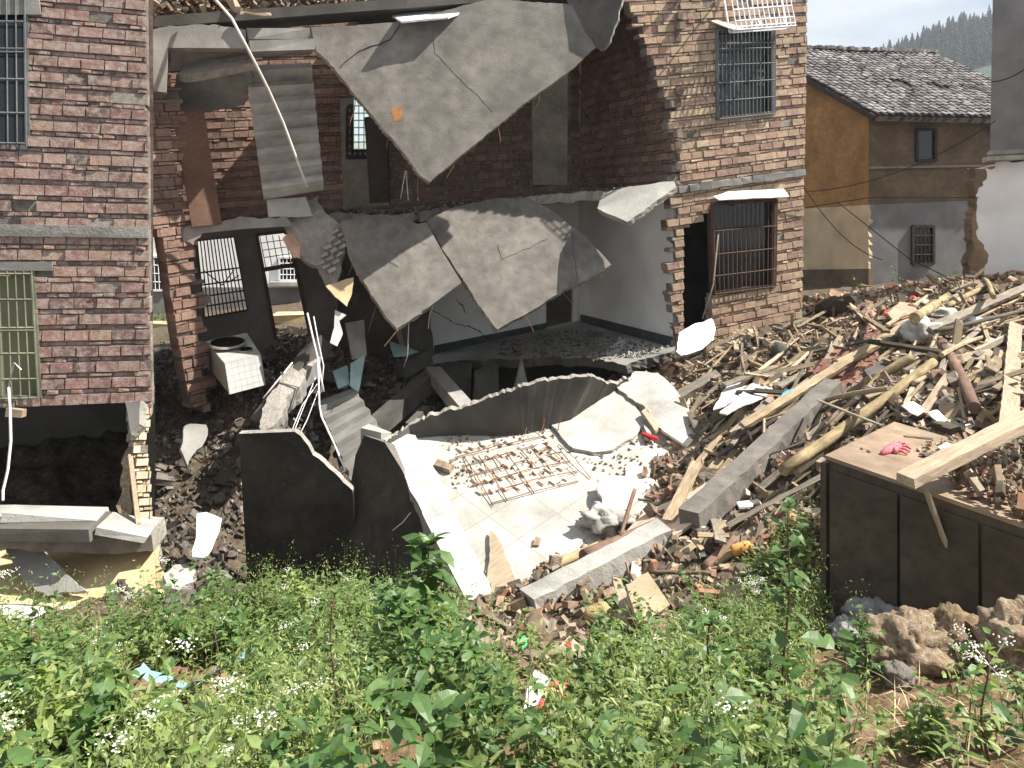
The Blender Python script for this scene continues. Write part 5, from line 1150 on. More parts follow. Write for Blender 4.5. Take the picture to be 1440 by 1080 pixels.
T('plank',981,650,938,735,16,mWood,'pale plank lying steeply across the plywood sheet',Y1=9.3,Y2=8.5,flat=.25)
T('plank',951,745,982,795,18,mWoodG,'wide grey plank hanging from the grey beam',Y1=8.55,Y2=8.1,flat=.25)
T('plank',914,766,936,802,22,mWoodG,'greyish board end under the thick brown log',Y1=8.6,Y2=8.1,flat=.3)
T('pole',913,804,1000,805,6,mWood,'level thin pole right of the brown square board',.06,.03)
T('plank',979,752,1027,754,8,mWood,'level plank stub under the grey beam',.04,.02)
T('plank',1002,718,1014,760,15,mWoodG,'upright brown board end below the grey beam',.03,.03,.3)
T('log',991,797,1034,757,12,mBark,'crooked brown branch piece in the lower rubble',.02,.02)
T('log',1004,794,1030,778,14,mLog,'thick pale log stub beside the orange tin',.02,.02)
T('plank',973,755,990,775,7,mWood,'small slanting plank left of the level stub',.03,.03)
T('pole',1036,775,1075,770,5,mWoodP,'thin twig in front of the orange tin',.02,.02)
T('plank',650,848,700,872,9,mBark,'dark broken branch under the lower corner of the floor slab',.01,.02,.9)
T('plank',680,862,715,882,7,mWoodG,'small splinter under the corner of the floor slab',.01,.02)
T('plank',700,905,745,945,12,mBark,'rotten brown timber half buried at the edge of the weeds',.03,.03,.8)
T('plank',1065,690,1150,620,9,mWoodG,'long dark board between the grey beam and the yellow log',.02,.02)
T('plank',1010,640,1090,590,6,mWoodG,'thin lath above the grey beam',.03,.03)
T('plank',985,625,1030,600,7,mWoodP,'short pale lath beside the slab corner',.04,.03)
T('plank',1000,590,1040,575,6,mWood,'broken lath below the white boards',.02,.02)
T('plank',1300,430,1440,412,6,mWood,'thin board under the forked branch',.02,.02)
for i in range(150):
    for tr in range(30):
        u_ = random.uniform(.10,.62); y = math.sqrt(random.uniform(49,210)); x = u_*y; z = Hs(x,y); px,py = proj((x,y,z))
        if rubble_amt(np.array([x]),np.array([y]))[0] > .5 and 930 < px < 1460 and py > 400 and not (1150<px and py>600) and not (px<1130 and py<470): break
    L = random.choice((.35,.5,.7,1.0,1.5)) * random.uniform(.7,1.2); a = random.gauss(.55,.7)
    A_ = Vector((x,y,z+.05)); x2, y2 = x+math.cos(a)*L, y+math.sin(a)*L; B_ = Vector((x2,y2,Hs(x2,y2)+random.uniform(.02,.16)))
    w = random.choice((.03,.05,.07,.10)); o = bar('plank', A_, B_, w, random.choice((.012,.02,.035)), random.choice((mWood,mWoodG,mWoodP,mWood)), 'splintered plank strewn among the bricks of the rubble heap', 'plank', 'splintered planks strewn over the rubble heap', up=(random.gauss(0,.3),random.gauss(-.2,.3),1), j=.004)
for i in range(150):
    for tr in range(40):
        px = random.uniform(960, 1450); py = random.uniform(405, 640)
        if (px > 1140 and py > 590) or (px < 1140 and py < 455) or (px < 1040 and py < 520 and random.random() < .7): continue
        ang = random.gauss(.55, .38) if random.random() < .75 else random.uniform(-.6, 2.2); Lp = random.choice((45, 70, 100, 140))*random.uniform(.8,1.2)
        x2, y2 = px+math.cos(ang)*Lp, py-math.sin(ang)*Lp
        if y2 < 398+max(0,(1250-x2))*.12 or x2 > 1500 or (x2 > 1150 and y2 > 590) or (x2 < 1140 and y2 < 455): continue
        break
    else: continue
    a, c = over(px, py, x2, y2, .006, 6)
    if (c-a).length > 3.2: c = a + (c-a).normalized()*random.uniform(1.6, 3.0)
    w = random.choice((.025,.035,.05,.07))
    if i % 5 < 3: bar('plank', a, c, w, random.choice((.015,.02,.035)), random.choice((mWoodP,mWood,mWood,mWoodG)), 'sun bleached lath in the tangle of timber on the heap', 'plank', 'laths in the tangle of timber', up=(random.gauss(0,.3),-.4,1), j=.003)
    else:
        b = MB(); k = 6; o = Vector((random.gauss(0,.02),random.gauss(0,.02),random.gauss(0,.02))); r0 = random.uniform(.012,.03)
        x = (c-a).normalized(); y = Vector((0,0,1)).cross(x).normalized(); z = x.cross(y); m = Matrix.Identity(4)
        for q, ax in enumerate((x,y,z)):
            for s_ in range(3): m[s_][q] = ax[s_]
        for s_ in range(3): m[s_][3] = a[s_]
        im_ = m.inverted(); b.tube([im_@(a.lerp(c,t/(k-1))+o*math.sin(t/(k-1)*3.14)) for t in range(k)], [r0*(1.1-.3*t/(k-1)) for t in range(k)], 7)
        b.build('pole', random.choice((mWoodP,mWood,mLog)), None, 'thin round pole in the tangle of timber on the heap', 'pole', 'poles in the tangle of timber', frame=m)
for i in range(34):
    px = random.uniform(930, 1440); py = random.uniform(470, 600)
    if px < 1150: py = random.uniform(500, 790)
    s_ = random.uniform(4, 11); a0 = random.random()*6; n_ = random.choice((4,5)); Y_ = Gn(px,py)*.985
    po = [(px+math.cos(a0+k*6.28/n_)*s_*random.uniform(.6,1.2), py+math.sin(a0+k*6.28/n_)*s_*.6*random.uniform(.6,1.2)) for k in range(n_)]
    slab('scrap', Plane((px,py,Y_),(px+30,py,Y_+random.gauss(0,.1)),(px,py+30,Y_-random.uniform(.2,.6))), po, .008, [random.choice((mWhite,mWhite,mConcL,mPlasY,mTealT))], amp=.004, step=.05, label='small pale scrap of board or paper in the rubble heap', cat='scrap', group='pale scraps in the rubble heap')
# ================================================================ OTHER THINGS ON THE HEAP
def onheap(name, poly, mat, label, cat, lift=.04, thick=.02, amp=.01, edge=None, ks=(0,1,2)):
    c = [G(*poly[k])*(1-lift) for k in ks]
    try:
        p = Plane(*c)
        if abs(p.n.dot(c[0].normalized())) < .12: raise ValueError
    except Exception:
        m = c[0]; p = Plane(m, m+Vector((1,0,0)), m+Vector((0,.8,.4)))
    return slab(name, p, poly, thick, [mat, edge or mat], amp=amp, step=.06, label=label, cat=cat)
sl_ = lambda Y, a, px, py: Plane((px,py,Y),(px+30,py,Y+a[0]),(px,py+30,Y+a[1]))
def card(name, poly, Y, tilt, mat, label, cat, thick=.02, amp=.01, edge=None):
    cxp = sum(q[0] for q in poly)/len(poly); cyp = sum(q[1] for q in poly)/len(poly)
    return slab(name, sl_(Y, tilt, cxp, cyp), poly, thick, [mat, edge or mat], amp=amp, step=.06, label=label, cat=cat)
card('wall_board', [(951,494),(955,468),(975,456),(1001,448),(1006,460),(1004,478),(985,492),(958,500)], 13.6, (.15,-.35), mPlasW, 'white angular wall board leaning at the foot of the facade', 'board', .08, .015, mBreak)
def Yg(px, py, k=.05): return G(px,py).y*(1-k)
card('white_board', [(1003,575),(1018,548),(1033,530),(1042,526),(1050,540),(1046,552),(1020,570)], Yg(1025,560), (.1,-.9), mWhite, 'white board slice left of the black plank', 'board', .02)
card('white_board', [(1012,580),(1040,556),(1062,534),(1090,527),(1096,540),(1070,560),(1048,568),(1022,582)], Yg(1050,565,.06), (.1,-.9), mWhite, 'wide white board under the black plank', 'board', .02)
card('cyan_sheet', [(1098,556),(1106,549),(1120,546),(1116,558)], Yg(1108,556,.06), (.1,-.6), mCyan, 'bright cyan plastic scrap at the right end of the black plank', 'plastic scrap', .01)
pbk2 = Plane(G(1140,540)*.965, G(1235,465)*.965, G(1215,530)*.965)
brick_wall('fallen_brickwork', pbk2, [(1134,525),(1160,500),(1206,460),(1222,458),(1243,475),(1238,500),(1215,530),(1178,548),(1150,552),(1136,545)], [], [mBrickRed, mMortar], None, thick=.12, rag=(1,1), rough=.03, blen=.22, pat=(.11,.06),
   label='fallen panel of red brickwork lying on the heap', cat='brickwork')
def rollm(): 
    a = gp2(1158,443,.02); c = gp2(1213,437,.02); b = MB(); n = 40
    b.tube([a.lerp(c,i/6)+Vector((0,0,.06)) for i in range(7)], [.20,.25,.26,.27,.26,.25,.2], 14); b.v = [q+Vector((noise.noise(q*9),noise.noise(q*9+Vector((5,0,0))),noise.noise(q*9+Vector((0,5,0)))))*.06 for q in b.v]
    b.build('roofing_roll', mWoodD, None, 'dark brown ragged roll of roofing on the heap', 'roll')
rollm()
card('terracotta_sheet', [(1248,440),(1265,424),(1285,426),(1291,440),(1280,452),(1262,455)], Yg(1270,440), (.1,-.5), mTerra, 'ribbed terracotta sheet near the top of the heap', 'sheet', .03, .02)
b = MB(); q = gp2(1243,441,.04); b.tube([q+Vector((-.01,0,-.05)), q+Vector((0,-.02,0)), q+Vector((0,-.03,.03))], [.05,.12,.13], 12); b.build('red_bowl', mRedP, None, 'dark red bowl beside the terracotta sheet', 'bowl', smooth=True)
blob('rubbish_bag', gp2(1294,468,.05), (.24,.18,.20), mSack, 'white and grey rubbish bag tucked among the timbers', 'bag', 8, .5, n=26, flat=.9)
blob('cloth_bundle', gp2(1330,442,.03), (.24,.14,.10), mSack, 'whitish cloth bundle right of the rubbish bag', 'cloth', 12, .6, n=22)
blob('cloth_bundle', gp2(1372,452,.03), (.16,.12,.08), mWhite, 'small white cloth heap under the long dark plank', 'cloth', 14, .6, n=18)
blob('white_jug', gp2(1300,427,.03), (.10,.08,.07), mWhite, 'small white container left of the squared log', 'container', 2, .15, n=14, flat=1)
blob('red_rag', gp2(1284,420,.03), (.07,.05,.07), mRedP, 'red rag behind the white container', 'rag', 5, .4, n=12)
blob('dark_stone', gp2(1096,494,.02), (.14,.12,.13), mConcD, 'round dark stone among the bricks left of the fallen brickwork', 'stone', 7, .2, n=14, flat=1)
card('dark_slate', [(1215,520),(1240,505),(1262,508),(1256,525),(1226,535)], Yg(1238,520), (.1,-.5), mConcD, 'black slate plate left of the short thick log', 'plate', .06, .02)
card('white_scrap', [(1268,570),(1284,564),(1300,574),(1290,584),(1280,580)], Yg(1284,575), (.1,-.5), mWhite, 'white paper scrap just behind the cabinet', 'scrap', .01)
card('white_scrap', [(1305,580),(1318,576),(1332,590),(1318,592)], Yg(1318,585), (.1,-.5), mWhite, 'second white scrap behind the cabinet, further right', 'scrap', .01)
card('white_scrap', [(1036,706),(1066,701),(1068,707),(1040,713)], Yg(1050,708), (.1,-.5), mWhite, 'long white strip under the grey beam near the weeds', 'scrap', .02)
card('brown_square_board', [(880,822),(911,804),(942,850),(899,876)], Yg(910,850), (.2,-.35), mCard, 'square brown board leaning in front of the grey planks', 'board', .03)
card('pink_plywood', [(918,893),(956,885),(964,930),(930,968),(925,940)], Yg(940,925,.08), (.1,-.3), mPly, 'pinkish plywood piece at the edge of the weeds', 'board', .015)
card('tan_board', [(912,882),(942,858),(952,892),(920,893)], Yg(930,880), (.1,-.4), mWood, 'tan board between the brown square board and the pinkish plywood', 'board', .02)
card('grey_board', [(1015,828),(1042,818),(1047,856),(1018,862)], Yg(1030,845), (.1,-.2), mCard, 'grey brown box side standing in the lower rubble', 'board', .04)
b = MB(); a_ = gp2(1029,775,.03); c_ = gp2(1056,768,.03); b.tube([a_, a_.lerp(c_,.1), a_.lerp(c_,.9), c_], [.045,.055,.055,.045], 12); b.build('orange_tin', M('orange_tin_paint', [(.62,.30,.08),(.72,.40,.14)], 9, bump=.2), None, 'orange tin lying in the lower rubble', 'tin', smooth=True)
blob('yellow_stone', gp2(843,865,.02), (.14,.11,.10), M('yellow_stone', [(.42,.30,.14),(.52,.38,.20)], 6, bump=.9), 'yellow brown stone below the concrete beam', 'stone', 21, .25, n=14, flat=.9)
card('green_scrap', [(728,898),(744,892),(742,905),(730,915)], Yg(736,905,.06), (.1,-.2), mGreenP, 'bright green plastic scrap at the edge of the weeds', 'plastic scrap', .008)
card('red_scrap', [(790,908),(802,900),(805,918),(795,922)], Yg(797,912,.04), (.1,-.2), mRedP, 'dull red scrap near the yellow brown stone', 'scrap', .02)
# snack box: white and red, lying in the weeds
bx0 = empty('carton', G(765,985)*.93, 'torn white and red carton standing in the weeds', 'carton')
Yc = 4.5; card_pl = sl_(Yc, (.1,-.12), 765, 970)
slab('white_side', card_pl, [(752,942),(776,953),(756,990),(736,1000),(742,965)], .015, [mWhite], bx0, amp=.003)
slab('red_side', card_pl, [(776,953),(798,962),(796,985),(770,996),(748,1000),(757,990)], .015, [mRedP], bx0, amp=.003)
slab('printed_panel', Plane(card_pl.p+card_pl.n*.004, card_pl.p+card_pl.n*.004+card_pl.u, card_pl.p+card_pl.n*.004+card_pl.vv), [(776,966),(786,970),(778,990),(764,990)], .004, [mPlasY], bx0, amp=.002)
# ================================================================ FOREGROUND: rocks, clods, litter, plants
def rock(name, px, py, rpx, mat, label, seed, flat=.8, cat='rock', lift=.02, asp=1.0, amp=.3):
    amp *= .55; c = G(px, py+rpx*.6); r = rpx*c.y/F
    return blob(name, c+Vector((0,0,r*.42)), (r, r*asp, r), mat, label, cat, seed, amp, n=72, flat=flat)
rock('rock', 1228, 868, 38, mStoneG, 'bluish grey rock with a flat top at the foot of the cabinet', 31, .75, amp=.35)
rock('rock', 1200, 888, 30, mStoneG, 'smaller bluish grey rock left of the flat topped one', 37, .7, amp=.35)
rock('rock', 1181, 862, 14, mConglo, 'fist sized pinkish stone at the cabinet corner', 33, .9)
rock('clod', 1278, 905, 62, mConglo, 'big pebbly clod in front of the cabinet', 35, .75, 'clod', amp=.45)
rock('clod', 1345, 905, 52, mClod, 'brown earth clod right of the big pebbly one', 39, .95, 'clod', amp=.45)
rock('clod', 1445, 905, 62, mConglo, 'earth clod cut by the right edge of the picture', 43, 1.0, 'clod', amp=.45)
rock('stone', 1262, 948, 24, mStone, 'pale stone under the big pebbly clod', 45, .8, 'stone')
rock('clod', 1060, 1010, 30, mClod, 'earth clod in the weeds at the bottom centre right', 47, .7, 'clod', amp=.4)
rock('clod', 1130, 1025, 36, mClod, 'wide earth clod among the straw at the bottom', 49, .7, 'clod', amp=.4)
rock('clod', 300, 962, 34, mClod, 'orange earth clod behind the blue plastic sheet', 51, .6, 'clod', amp=.4)
rock('clod', 190, 985, 26, mClod, 'small orange earth clod left of the blue plastic sheet', 53, .6, 'clod', amp=.4)
rock('clod', 610, 985, 26, mClod, 'earth clod beside the tall broad leaved plant', 55, .6, 'clod', amp=.4)
rock('stone', 322, 940, 13, mStone, 'small brown stone right of the blue plastic sheet', 57, .9, 'stone')
rock('stone', 855, 905, 16, mConglo, 'stone at the foot of the square brown board', 59, .9, 'stone')
# blue sheet
b = MB(); c = G(262,980)*.90; n = 14; vs = []
for i in range(n+1):
    for j in range(5):
        s = i/n-.5; q = c + Vector((s*.60, -.02+j*.05, .05+.26*abs(s)+s*.10+.05*noise.noise(Vector((s*9,j*.7,3)))-.03*j*(1-abs(s)))); vs.append(q)
b.add(vs, [(i*5+j, (i+1)*5+j, (i+1)*5+j+1, i*5+j+1) for i in range(n) for j in range(4)]); b.build('plastic_sheet', mBlueP, None, 'crumpled light blue plastic sheet lying on the orange soil in the weeds', 'plastic sheet', smooth=True)
blob('bottle_cap', G(433,1000)*.96, (.018,.018,.015), M('blue_cap', [(.02,.07,.5),(.03,.1,.6)], 4), 'tiny blue bottle cap in the weeds', 'cap', 1, .05, n=10)
# ---------------------------------------------------------------- leaves
T8 = np.array([(0,0,0),(.30,.30,.06),(.30,-.30,.06),(.35,0,0),(.68,.22,.0),(.68,-.22,.0),(.70,0,-.05),(1,0,-.16)], float)
F8 = np.array([(0,3,1,1),(0,2,3,3),(3,6,4,1),(2,5,6,3),(6,7,4,4),(5,7,6,6)])
F8t = np.array([(0,3,1),(0,2,3),(3,6,4),(3,4,1),(2,5,6),(2,6,3),(6,7,4),(5,7,6)])
T4 = np.array([(0,0,0),(.45,.22,.05),(.45,-.22,.05),(1,0,-.08)], float); F4t = np.array([(0,2,1),(1,2,3)])
def leaves(base, yaw, pitch, roll, L, W, tmpl):
    Tm, Fm = (T8, F8t) if tmpl == 8 else (T4, F4t)
    n = len(base); v = np.repeat(Tm[None], n, 0).copy(); v[:,:,0] *= L[:,None]; v[:,:,1] *= W[:,None]; v[:,:,2] *= L[:,None]
    cr, sr = np.cos(roll)[:,None], np.sin(roll)[:,None]; y = v[:,:,1]*cr - v[:,:,2]*sr; z = v[:,:,1]*sr + v[:,:,2]*cr
    cp, sp_ = np.cos(pitch)[:,None], np.sin(pitch)[:,None]; x = v[:,:,0]*cp - z*sp_; z = v[:,:,0]*sp_ + z*cp
    cy, sy = np.cos(yaw)[:,None], np.sin(yaw)[:,None]; X = x*cy - y*sy; Y = x*sy + y*cy
    v = np.stack([X,Y,z],-1) + base[:,None,:]; f = (Fm[None]+len(Tm)*np.arange(n)[:,None,None]).reshape(-1,3); return v.reshape(-1,3), f
def poly_in(px, py, po):
    c = np.zeros(px.shape, bool)
    for i in range(len(po)):
        a, b_ = po[i], po[(i+1)%len(po)]
        if a[1] == b_[1]: continue
        c ^= ((a[1] <= py) != (b_[1] <= py)) & (px < a[0]+(py-a[1])*(b_[0]-a[0])/(b_[1]-a[1]))
    return c
VEG = [(-400,915),(110,920),(190,905),(260,893),(330,872),(480,862),(560,850),(625,880),(660,915),(700,950),(760,960),(800,945),(860,930),(930,945),(960,905),(1000,860),(1040,790),(1070,745),(1120,735),(1150,760),(1156,870),(1200,905),(1240,940),(1275,990),(1330,1010),(1440,1000),(2000,1000),(2000,1500),(-400,1500)]
BARE = [[(150,955),(250,950),(345,940),(365,985),(345,1050),(180,1050)],[(650,950),(720,955),(730,985),(650,985)],[(705,935),(840,935),(850,1060),(715,1070)],[(1040,985),(1180,975),(1440,960),(1440,1020),(1250,1040),(1150,1050),(1050,1035)],[(400,985),(470,985),(440,1030),(390,1020)],[(1180,1000),(1300,1000),(1300,1060),(1180,1060)]]
def patch(p, s, f=.8): return np.array([noise.noise(Vector((a*f,b_*f,s*3.7))) for a, b_ in p[:,:2]])
def kv(x, y, px, py, r):
    k = poly_in(px, py, VEG); k &= ~((px > 560) & (px < 1160) & (py > 1000) & (r < .25)); 
    for bp_ in BARE: k &= ~(poly_in(px, py, bp_) & (r < .93))
    k &= ~((px > 1170) & (r < .86)); k &= ~((px > 1150) & (py < 985) & (r < .97)); k &= ~((px>950)&(px<=1170)&(r<.45)); k &= ~((px>640)&(px<830)&(r<.55)); return k
def weeds(name, n, hrange, nl, Lr, Wk, tmpl, mats, seed, keep=kv, label=None, y0=1.7, y1=9.2, stem=mStem, up=.35, spread=.10, pth=-.04):
    r = np.random.default_rng(seed); pos = sample(n, -.85, .75, y0, y1, keep, seed); m = len(pos)
    pos = pos[patch(pos, seed, 1.1) > pth]; m = len(pos)
    h = r.uniform(*hrange, m)*np.clip(.95+1.1*patch(pos, 1.7, 1.5), .35, 1.7); lean = r.normal(0,.16,(m,2))
    t = np.tile(np.linspace(.12, 1, nl)[None], (m,1)) + r.uniform(-.03,.03,(m,nl)); idx = np.repeat(np.arange(m), nl); t = t.ravel()
    base = pos[idx].copy(); base[:,0] += lean[idx,0]*h[idx]*t**1.5 + r.normal(0,spread*.25,m*nl); base[:,1] += lean[idx,1]*h[idx]*t**1.5 + r.normal(0,spread*.25,m*nl); base[:,2] += h[idx]*t
    yaw = r.uniform(0,6.28,m)[idx] + np.tile(np.arange(nl)*2.4,m) + r.normal(0,.3,m*nl)
    L = r.uniform(*Lr,m*nl)*(1.15-.55*t); v, f = leaves(base, yaw, r.normal(up,.35,m*nl), r.normal(0,.4,m*nl), L, L*Wk, tmpl)
    # stems: three-sided spikes
    w = .004; a3 = np.array([(1,0),(-.5,.87),(-.5,-.87)])*w; tip = pos.copy(); tip[:,:2] += lean*h[:,None]; tip[:,2] += h
    mid = pos.copy(); mid[:,:2] += lean*(h*.35)[:,None]; mid[:,2] += h*.5
    sv = np.zeros((m,7,3)); sv[:,:3] = pos[:,None]; sv[:,:3,:2] += a3; sv[:,3:6] = mid[:,None]; sv[:,3:6,:2] += a3*.7; sv[:,6] = tip
    sf = np.array([(0,1,4),(0,4,3),(1,2,5),(1,5,4),(2,0,3),(2,3,5),(3,4,6),(4,5,6),(5,3,6)]); sf = (sf[None]+7*np.arange(m)[:,None,None]).reshape(-1,3)+len(v)
    mi = np.concatenate([np.zeros(len(f),int), np.ones(len(sf),int)])
    npobj(name, np.concatenate([v, sv.reshape(-1,3)]), np.concatenate([f, sf]), [mats, stem], mi=mi, kind='stuff', label=label, cat='weeds'); return tip
tA = weeds('low_weeds', 6500, (.12,.34), 24, (.04,.075), 1.0, 8, mLeaf, 101, label='low mid green weeds covering the slope in front')
tB = weeds('feathery_weeds', 5200, (.24,.54), 60, (.02,.05), .55, 4, mLeafY, 102, label='light green feathery weeds on the slope in front', up=.5, spread=.16)
tC = weeds('narrow_leaved_weeds', 2600, (.20,.45), 22, (.06,.13), .42, 8, mLeaf, 103, label='narrow leaved weeds mixed into the slope in front', up=.2)
tE = weeds('dark_weeds', 2200, (.20,.46), 20, (.07,.12), 1.0, 8, mLeafD, 104, label='darker broad leaved weeds mixed into the slope in front', up=.1)
# sprigs inside the rubble and behind the gap
def kg(x, y, px, py, r): return ((px > 205) & (px < 262) & (py > 445) & (py < 600)) | ((px>1130)&(px<1450)&(py<415)&(r<.15)) | ((px>225)&(px<340)&(py>640)&(r<.12))
weeds('gap_weeds', 2600, (.15,.40), 20, (.06,.12), .8, 8, mLeafD, 105, keep=kg, label='weeds growing in the dark gap and at the foot of far walls', y0=9, y1=26)
# white flowers
def florets(name, tips, frac, seed, label, size=.0048, per=34, rad=.026):
    r = np.random.default_rng(seed); k = r.random(len(tips)) < frac; tp = tips[k]; px = CX+F*tp[:,0]/tp[:,1]
    pr_ = np.where(px < 640, .75, np.where(px < 1000, .12, .08)); pr_ = np.where((px > 680) & (px < 870), 0, pr_); tp = tp[r.random(len(tp)) < pr_]; m = len(tp)
    sub = tp[:,None,:] + np.concatenate([r.normal(0,rad,(m,per,2)), r.normal(.005,.008,(m,per,1))],2); sub = sub.reshape(-1,3); n = len(sub)
    oc = np.array([(1,0,0),(0,1,0),(-1,0,0),(0,-1,0),(0,0,.7),(0,0,-.7)])*size; v = sub[:,None]+oc[None]*r.uniform(.6,1.3,(n,1,1))
    f = np.array([(0,1,4),(1,2,4),(2,3,4),(3,0,4),(1,0,5),(2,1,5),(3,2,5),(0,3,5)]); f = (f[None]+6*np.arange(n)[:,None,None]).reshape(-1,3)
    npobj(name, v.reshape(-1,3), f, [mFlower], kind='stuff', label=label, cat='flowers')
florets('white_wildflowers', np.concatenate([tB, tC]), .10, 7, 'small clusters of white wildflowers scattered over the weeds')
# dry straw
r = np.random.default_rng(9); pos = sample(5000, -.8, .75, 1.7, 9.5, lambda x,y,px,py,q: (py>840)&((px>1000)|(q<.35)), 77); n = len(pos); pos[:,2] += .02
L = r.uniform(.10,.32,n); v, f = leaves(pos, r.uniform(0,6.28,n), r.normal(.15,.25,n), r.normal(0,.3,n), L, np.full(n,.012), 4)
npobj('dry_straw', v, f, [mStraw], kind='stuff', label='dry straw and stalks lying between the weeds and clods', cat='straw')
pos = sample(7000, -.8, .75, 1.7, 8.5, lambda x,y,px,py,q: (py>850), 78); chips('soil_crumbs', pos, np.exp(rng.normal(-4.6,.5,len(pos))), [mClod], label='crumbs of orange soil under the weeds', cat='soil', seed=14)
# ---------------------------------------------------------------- single plants
def plant(px, py, hpx, label, leafL, pairs, seed, mat=mLeafD, stem=mStem, lean=(0,0), W=.95, flowers=False, cluster=0, cat='plant', name='tall_plant', start=.25, taper=.5):
    r = random.Random(seed); nr_ = np.random.default_rng(seed); c = G(px, py); h = hpx*c.y/F
    root = empty(name, c, label, cat); ax = []
    for i in range(9):
        t = i/8; ax.append(c + Vector((lean[0]*h*t*t + .015*math.sin(t*7+seed), lean[1]*h*t*t, h*t)))
    b = MB(); b.tube(ax, [(.0025+.035*leafL)*(1-.7*i/8)+.001 for i in range(9)], 6)
    def at(t): x = t*8; i = min(int(x),7); return ax[i].lerp(ax[i+1], x-i)
    B_, Yw, Pi, Ll = [], [], [], []
    for k in range(pairs):
        t = start+(1-start)*k/(pairs-1); a0 = k*1.57+seed + r.uniform(-.3,.3)
        for s in (0, math.pi):
            q = at(t); pl_len = .04*(1.2-t); a = a0+s; e = q+Vector((math.cos(a),math.sin(a),.35))*pl_len; b.tube([q, e], .003, 4)
            B_.append(tuple(e)); Yw.append(a); Pi.append(r.gauss(-.05+.5*(t>.93),.25)); Ll.append(leafL*(1-taper*t**2)*r.uniform(.8,1.15))
            if cluster and r.random() < .6:
                for j in range(cluster):
                    tt = r.random(); B_.append(tuple(q+Vector((r.gauss(0,.04),r.gauss(0,.04),r.gauss(0,.03))))); Yw.append(r.random()*6.3); Pi.append(r.gauss(.2,.4)); Ll.append(leafL*.45*r.uniform(.7,1.2))
    for j in range(5): B_.append(tuple(ax[-1])); Yw.append(j*1.26); Pi.append(r.uniform(.5,1.0)); Ll.append(leafL*.38)
    b.build('stem', stem, root, smooth=True)
    n = len(B_); v, f = leaves(np.array(B_), np.array(Yw), np.array(Pi), nr_.normal(0,.25,n), np.array(Ll), np.array(Ll)*W, 8)
    me = npmesh('foliage', v-np.array(tuple(c)), f, [mat]); o = bpy.data.objects.new('foliage', me); link(o, Matrix.Translation(c), root)
    if flowers:
        fb = MB()
        for cl in range(flowers):
            q = ax[-1] + Vector((r.gauss(0,.05), r.gauss(0,.05), r.uniform(-.02,.04))); fb.tube([ax[-2], q], .002, 3, cap=False)
            for j in range(18):
                e = q+Vector((r.gauss(0,.016), r.gauss(0,.016), r.gauss(.006,.007))); s = .0045
                fb.add([e+Vector(d)*s for d in ((1,0,0),(0,1,0),(-1,0,0),(0,-1,0),(0,0,1),(0,0,-1))], [(0,1,4),(1,2,4),(2,3,4),(3,0,4),(1,0,5),(2,1,5),(3,2,5),(0,3,5)])
        fb.build('flower_heads', mFlower, root)
    return root
plant(603,990,222,'tallest broad leaved plant rising in front of the dark slab side',.25,12,1,mLeafD,start=.15,cluster=9,lean=(-.02,0),taper=.35)
plant(575,1010,165,'bushy broad leaved plant left of the tallest one',.17,9,2,mLeafD,cluster=9,lean=(-.12,0))
plant(640,1030,140,'broad leaved plant leaning right of the tallest one',.16,9,3,mLeafD,cluster=9,lean=(.15,0))
plant(1104,985,270,'tall dark stemmed plant left of the cabinet with drooping leaves',.15,9,4,mLeafD,mStemR,cluster=5,start=.15,lean=(.03,0),taper=.2)
plant(1000,1070,190,'dark stemmed plant at the bottom right of centre',.15,8,5,mLeafD,mStemR,cluster=5,start=.2)
plant(1060,930,110,'flowering weed with a white head in the lower rubble',.05,6,6,mLeaf,flowers=7,cluster=3)
plant(1010,960,90,'flowering weed left of the dark stemmed plants',.05,6,7,mLeaf,flowers=6,cluster=3)
plant(1385,1075,160,'flowering stalks in front of the clods at the right edge',.09,7,8,mLeafY,mStemR,flowers=5)
plant(1350,1000,85,'drooping pale weed with a white flower head beside the brown clod',.06,5,9,mLeafY,flowers=4)
plant(305,1030,150,'slender dark stalk rising through the blue plastic sheet',.06,6,10,mLeaf,mStemR,taper=.2)
plant(178,1050,150,'slender stalk left of the blue plastic sheet',.06,6,11,mLeaf,mStemR,taper=.2)
plant(470,1075,240,'thin tall stalk left of the broad leaved plants',.08,11,12,mLeaf,mStemR)
plant(375,885,75,'small bushy sapling in front of the standing wall panel',.10,8,13,mLeaf,cluster=12)
plant(300,870,62,'dark ferny shoot below the white plastic panel',.20,8,14,mLeafD,cluster=8,W=.45)
plant(860,1060,150,'dense leafy weed at the bottom centre',.12,9,15,mLeaf,cluster=14,lean=(.05,0))
plant(920,1060,140,'leafy weed right of the dense one at the bottom centre',.12,9,16,mLeaf,cluster=14,lean=(.1,0))
plant(830,1020,110,'leafy weed with a broad dark leaf beside the carton',.13,8,17,mLeafD,cluster=10)
plant(740,930,70,'small palmate shoot beside the green plastic scrap',.10,7,18,mLeafY,cluster=8)
plant(1130,800,75,'leafy shoot against the left side of the cabinet',.11,8,19,mLeafY,cluster=12)
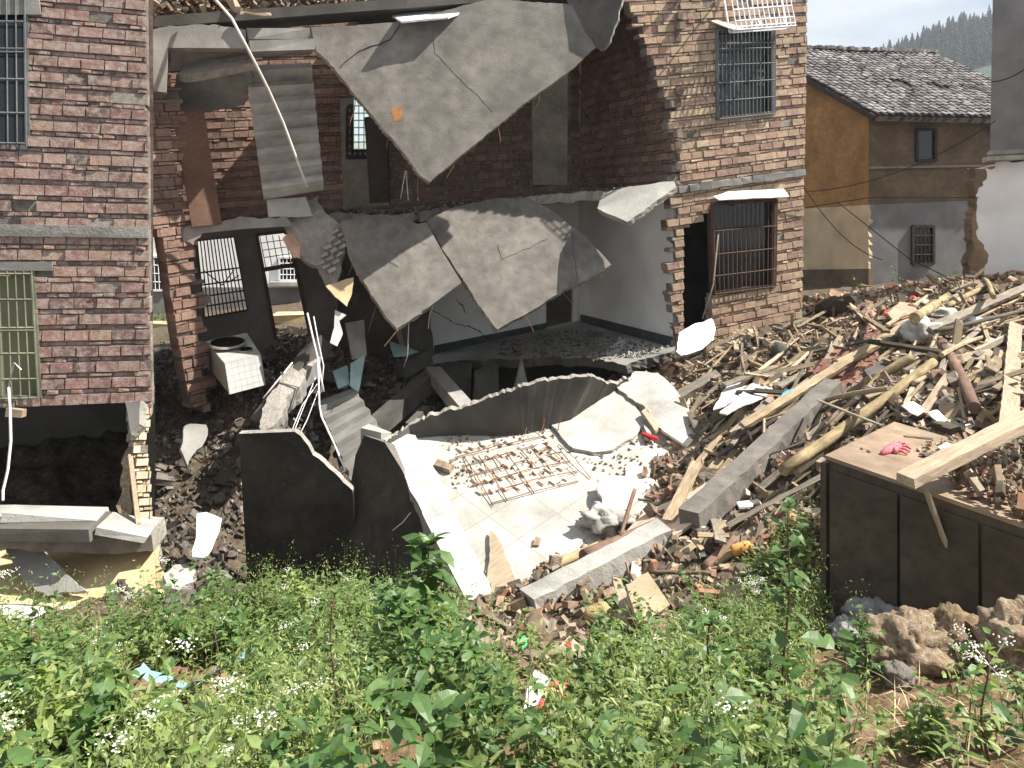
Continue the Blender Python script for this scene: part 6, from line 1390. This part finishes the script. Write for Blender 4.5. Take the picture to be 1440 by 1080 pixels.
plant(1150,900,70,'low leafy shoot at the foot of the cabinet corner',.11,7,20,mLeaf,cluster=12)
plant(60,1075,120,'light green jagged weed in the bottom left corner',.16,9,21,mLeafY,cluster=12,W=.5)
plant(210,1080,90,'light green jagged weed right of the corner one',.16,8,22,mLeafY,cluster=12,W=.5)
plant(1215,965,85,'small broad leaved weed before the bluish grey rocks',.14,6,23,mLeafD,cluster=8)

# ---------------------------------------------------------------- the air
b = MB(); b.abox(-75, 640, -8, 640, -8, 128); b.f = [f[::-1] for f in b.f]     # faces outwards
hz = bpy.data.materials.new('thin_air_haze'); hz.use_nodes = True; n_ = hz.node_tree.nodes; n_.clear()
ho = n_.new('ShaderNodeOutputMaterial'); hv = n_.new('ShaderNodeVolumePrincipled'); hv.inputs['Density'].default_value = 0.0004; hv.inputs['Color'].default_value = (.82,.90,1,1); hv.inputs['Anisotropy'].default_value = .2
hz.node_tree.links.new(hv.outputs[0], ho.inputs['Volume'])
b.build('haze', hz, None, label='thin pale air haze between the house and the wooded hill', cat='haze', kind='stuff')

for i, (px, py, hp, lab, ll, mt) in enumerate([(430,905,95,'light green bush in front of the standing wall panel',.09,mLeafY),(505,930,110,'light green bush in front of the dark slab side',.09,mLeafY),(350,1000,95,'leafy clump right of the blue plastic sheet',.08,mLeaf),(700,1040,95,'leafy clump between the bushy plants at the bottom',.10,mLeafD),(960,1010,110,'leafy clump left of the dark stemmed plant',.09,mLeaf),(1085,900,95,'leafy clump under the tall dark stemmed plant',.10,mLeaf),(1120,850,85,'light leafy clump beside the cabinet corner',.09,mLeafY),(20,960,90,'feathery clump at the left edge of the weeds',.08,mLeafY),(130,1000,90,'leafy clump between the left weeds',.09,mLeaf),(780,1075,90,'yellow green clump at the bottom centre',.09,mLeafY),(1310,1075,70,'trampled green clump at the bottom right',.08,mLeaf),(540,960,130,'bushy clump behind the broad leaved plants',.11,mLeafD)]):
    plant(px, py, hp, lab, ll*1.15, 9, 40+i, mt, cluster=16, lean=(random.uniform(-.2,.2),0), name='bushy_weed', start=.12, W=random.choice((.5,.8,.95)))
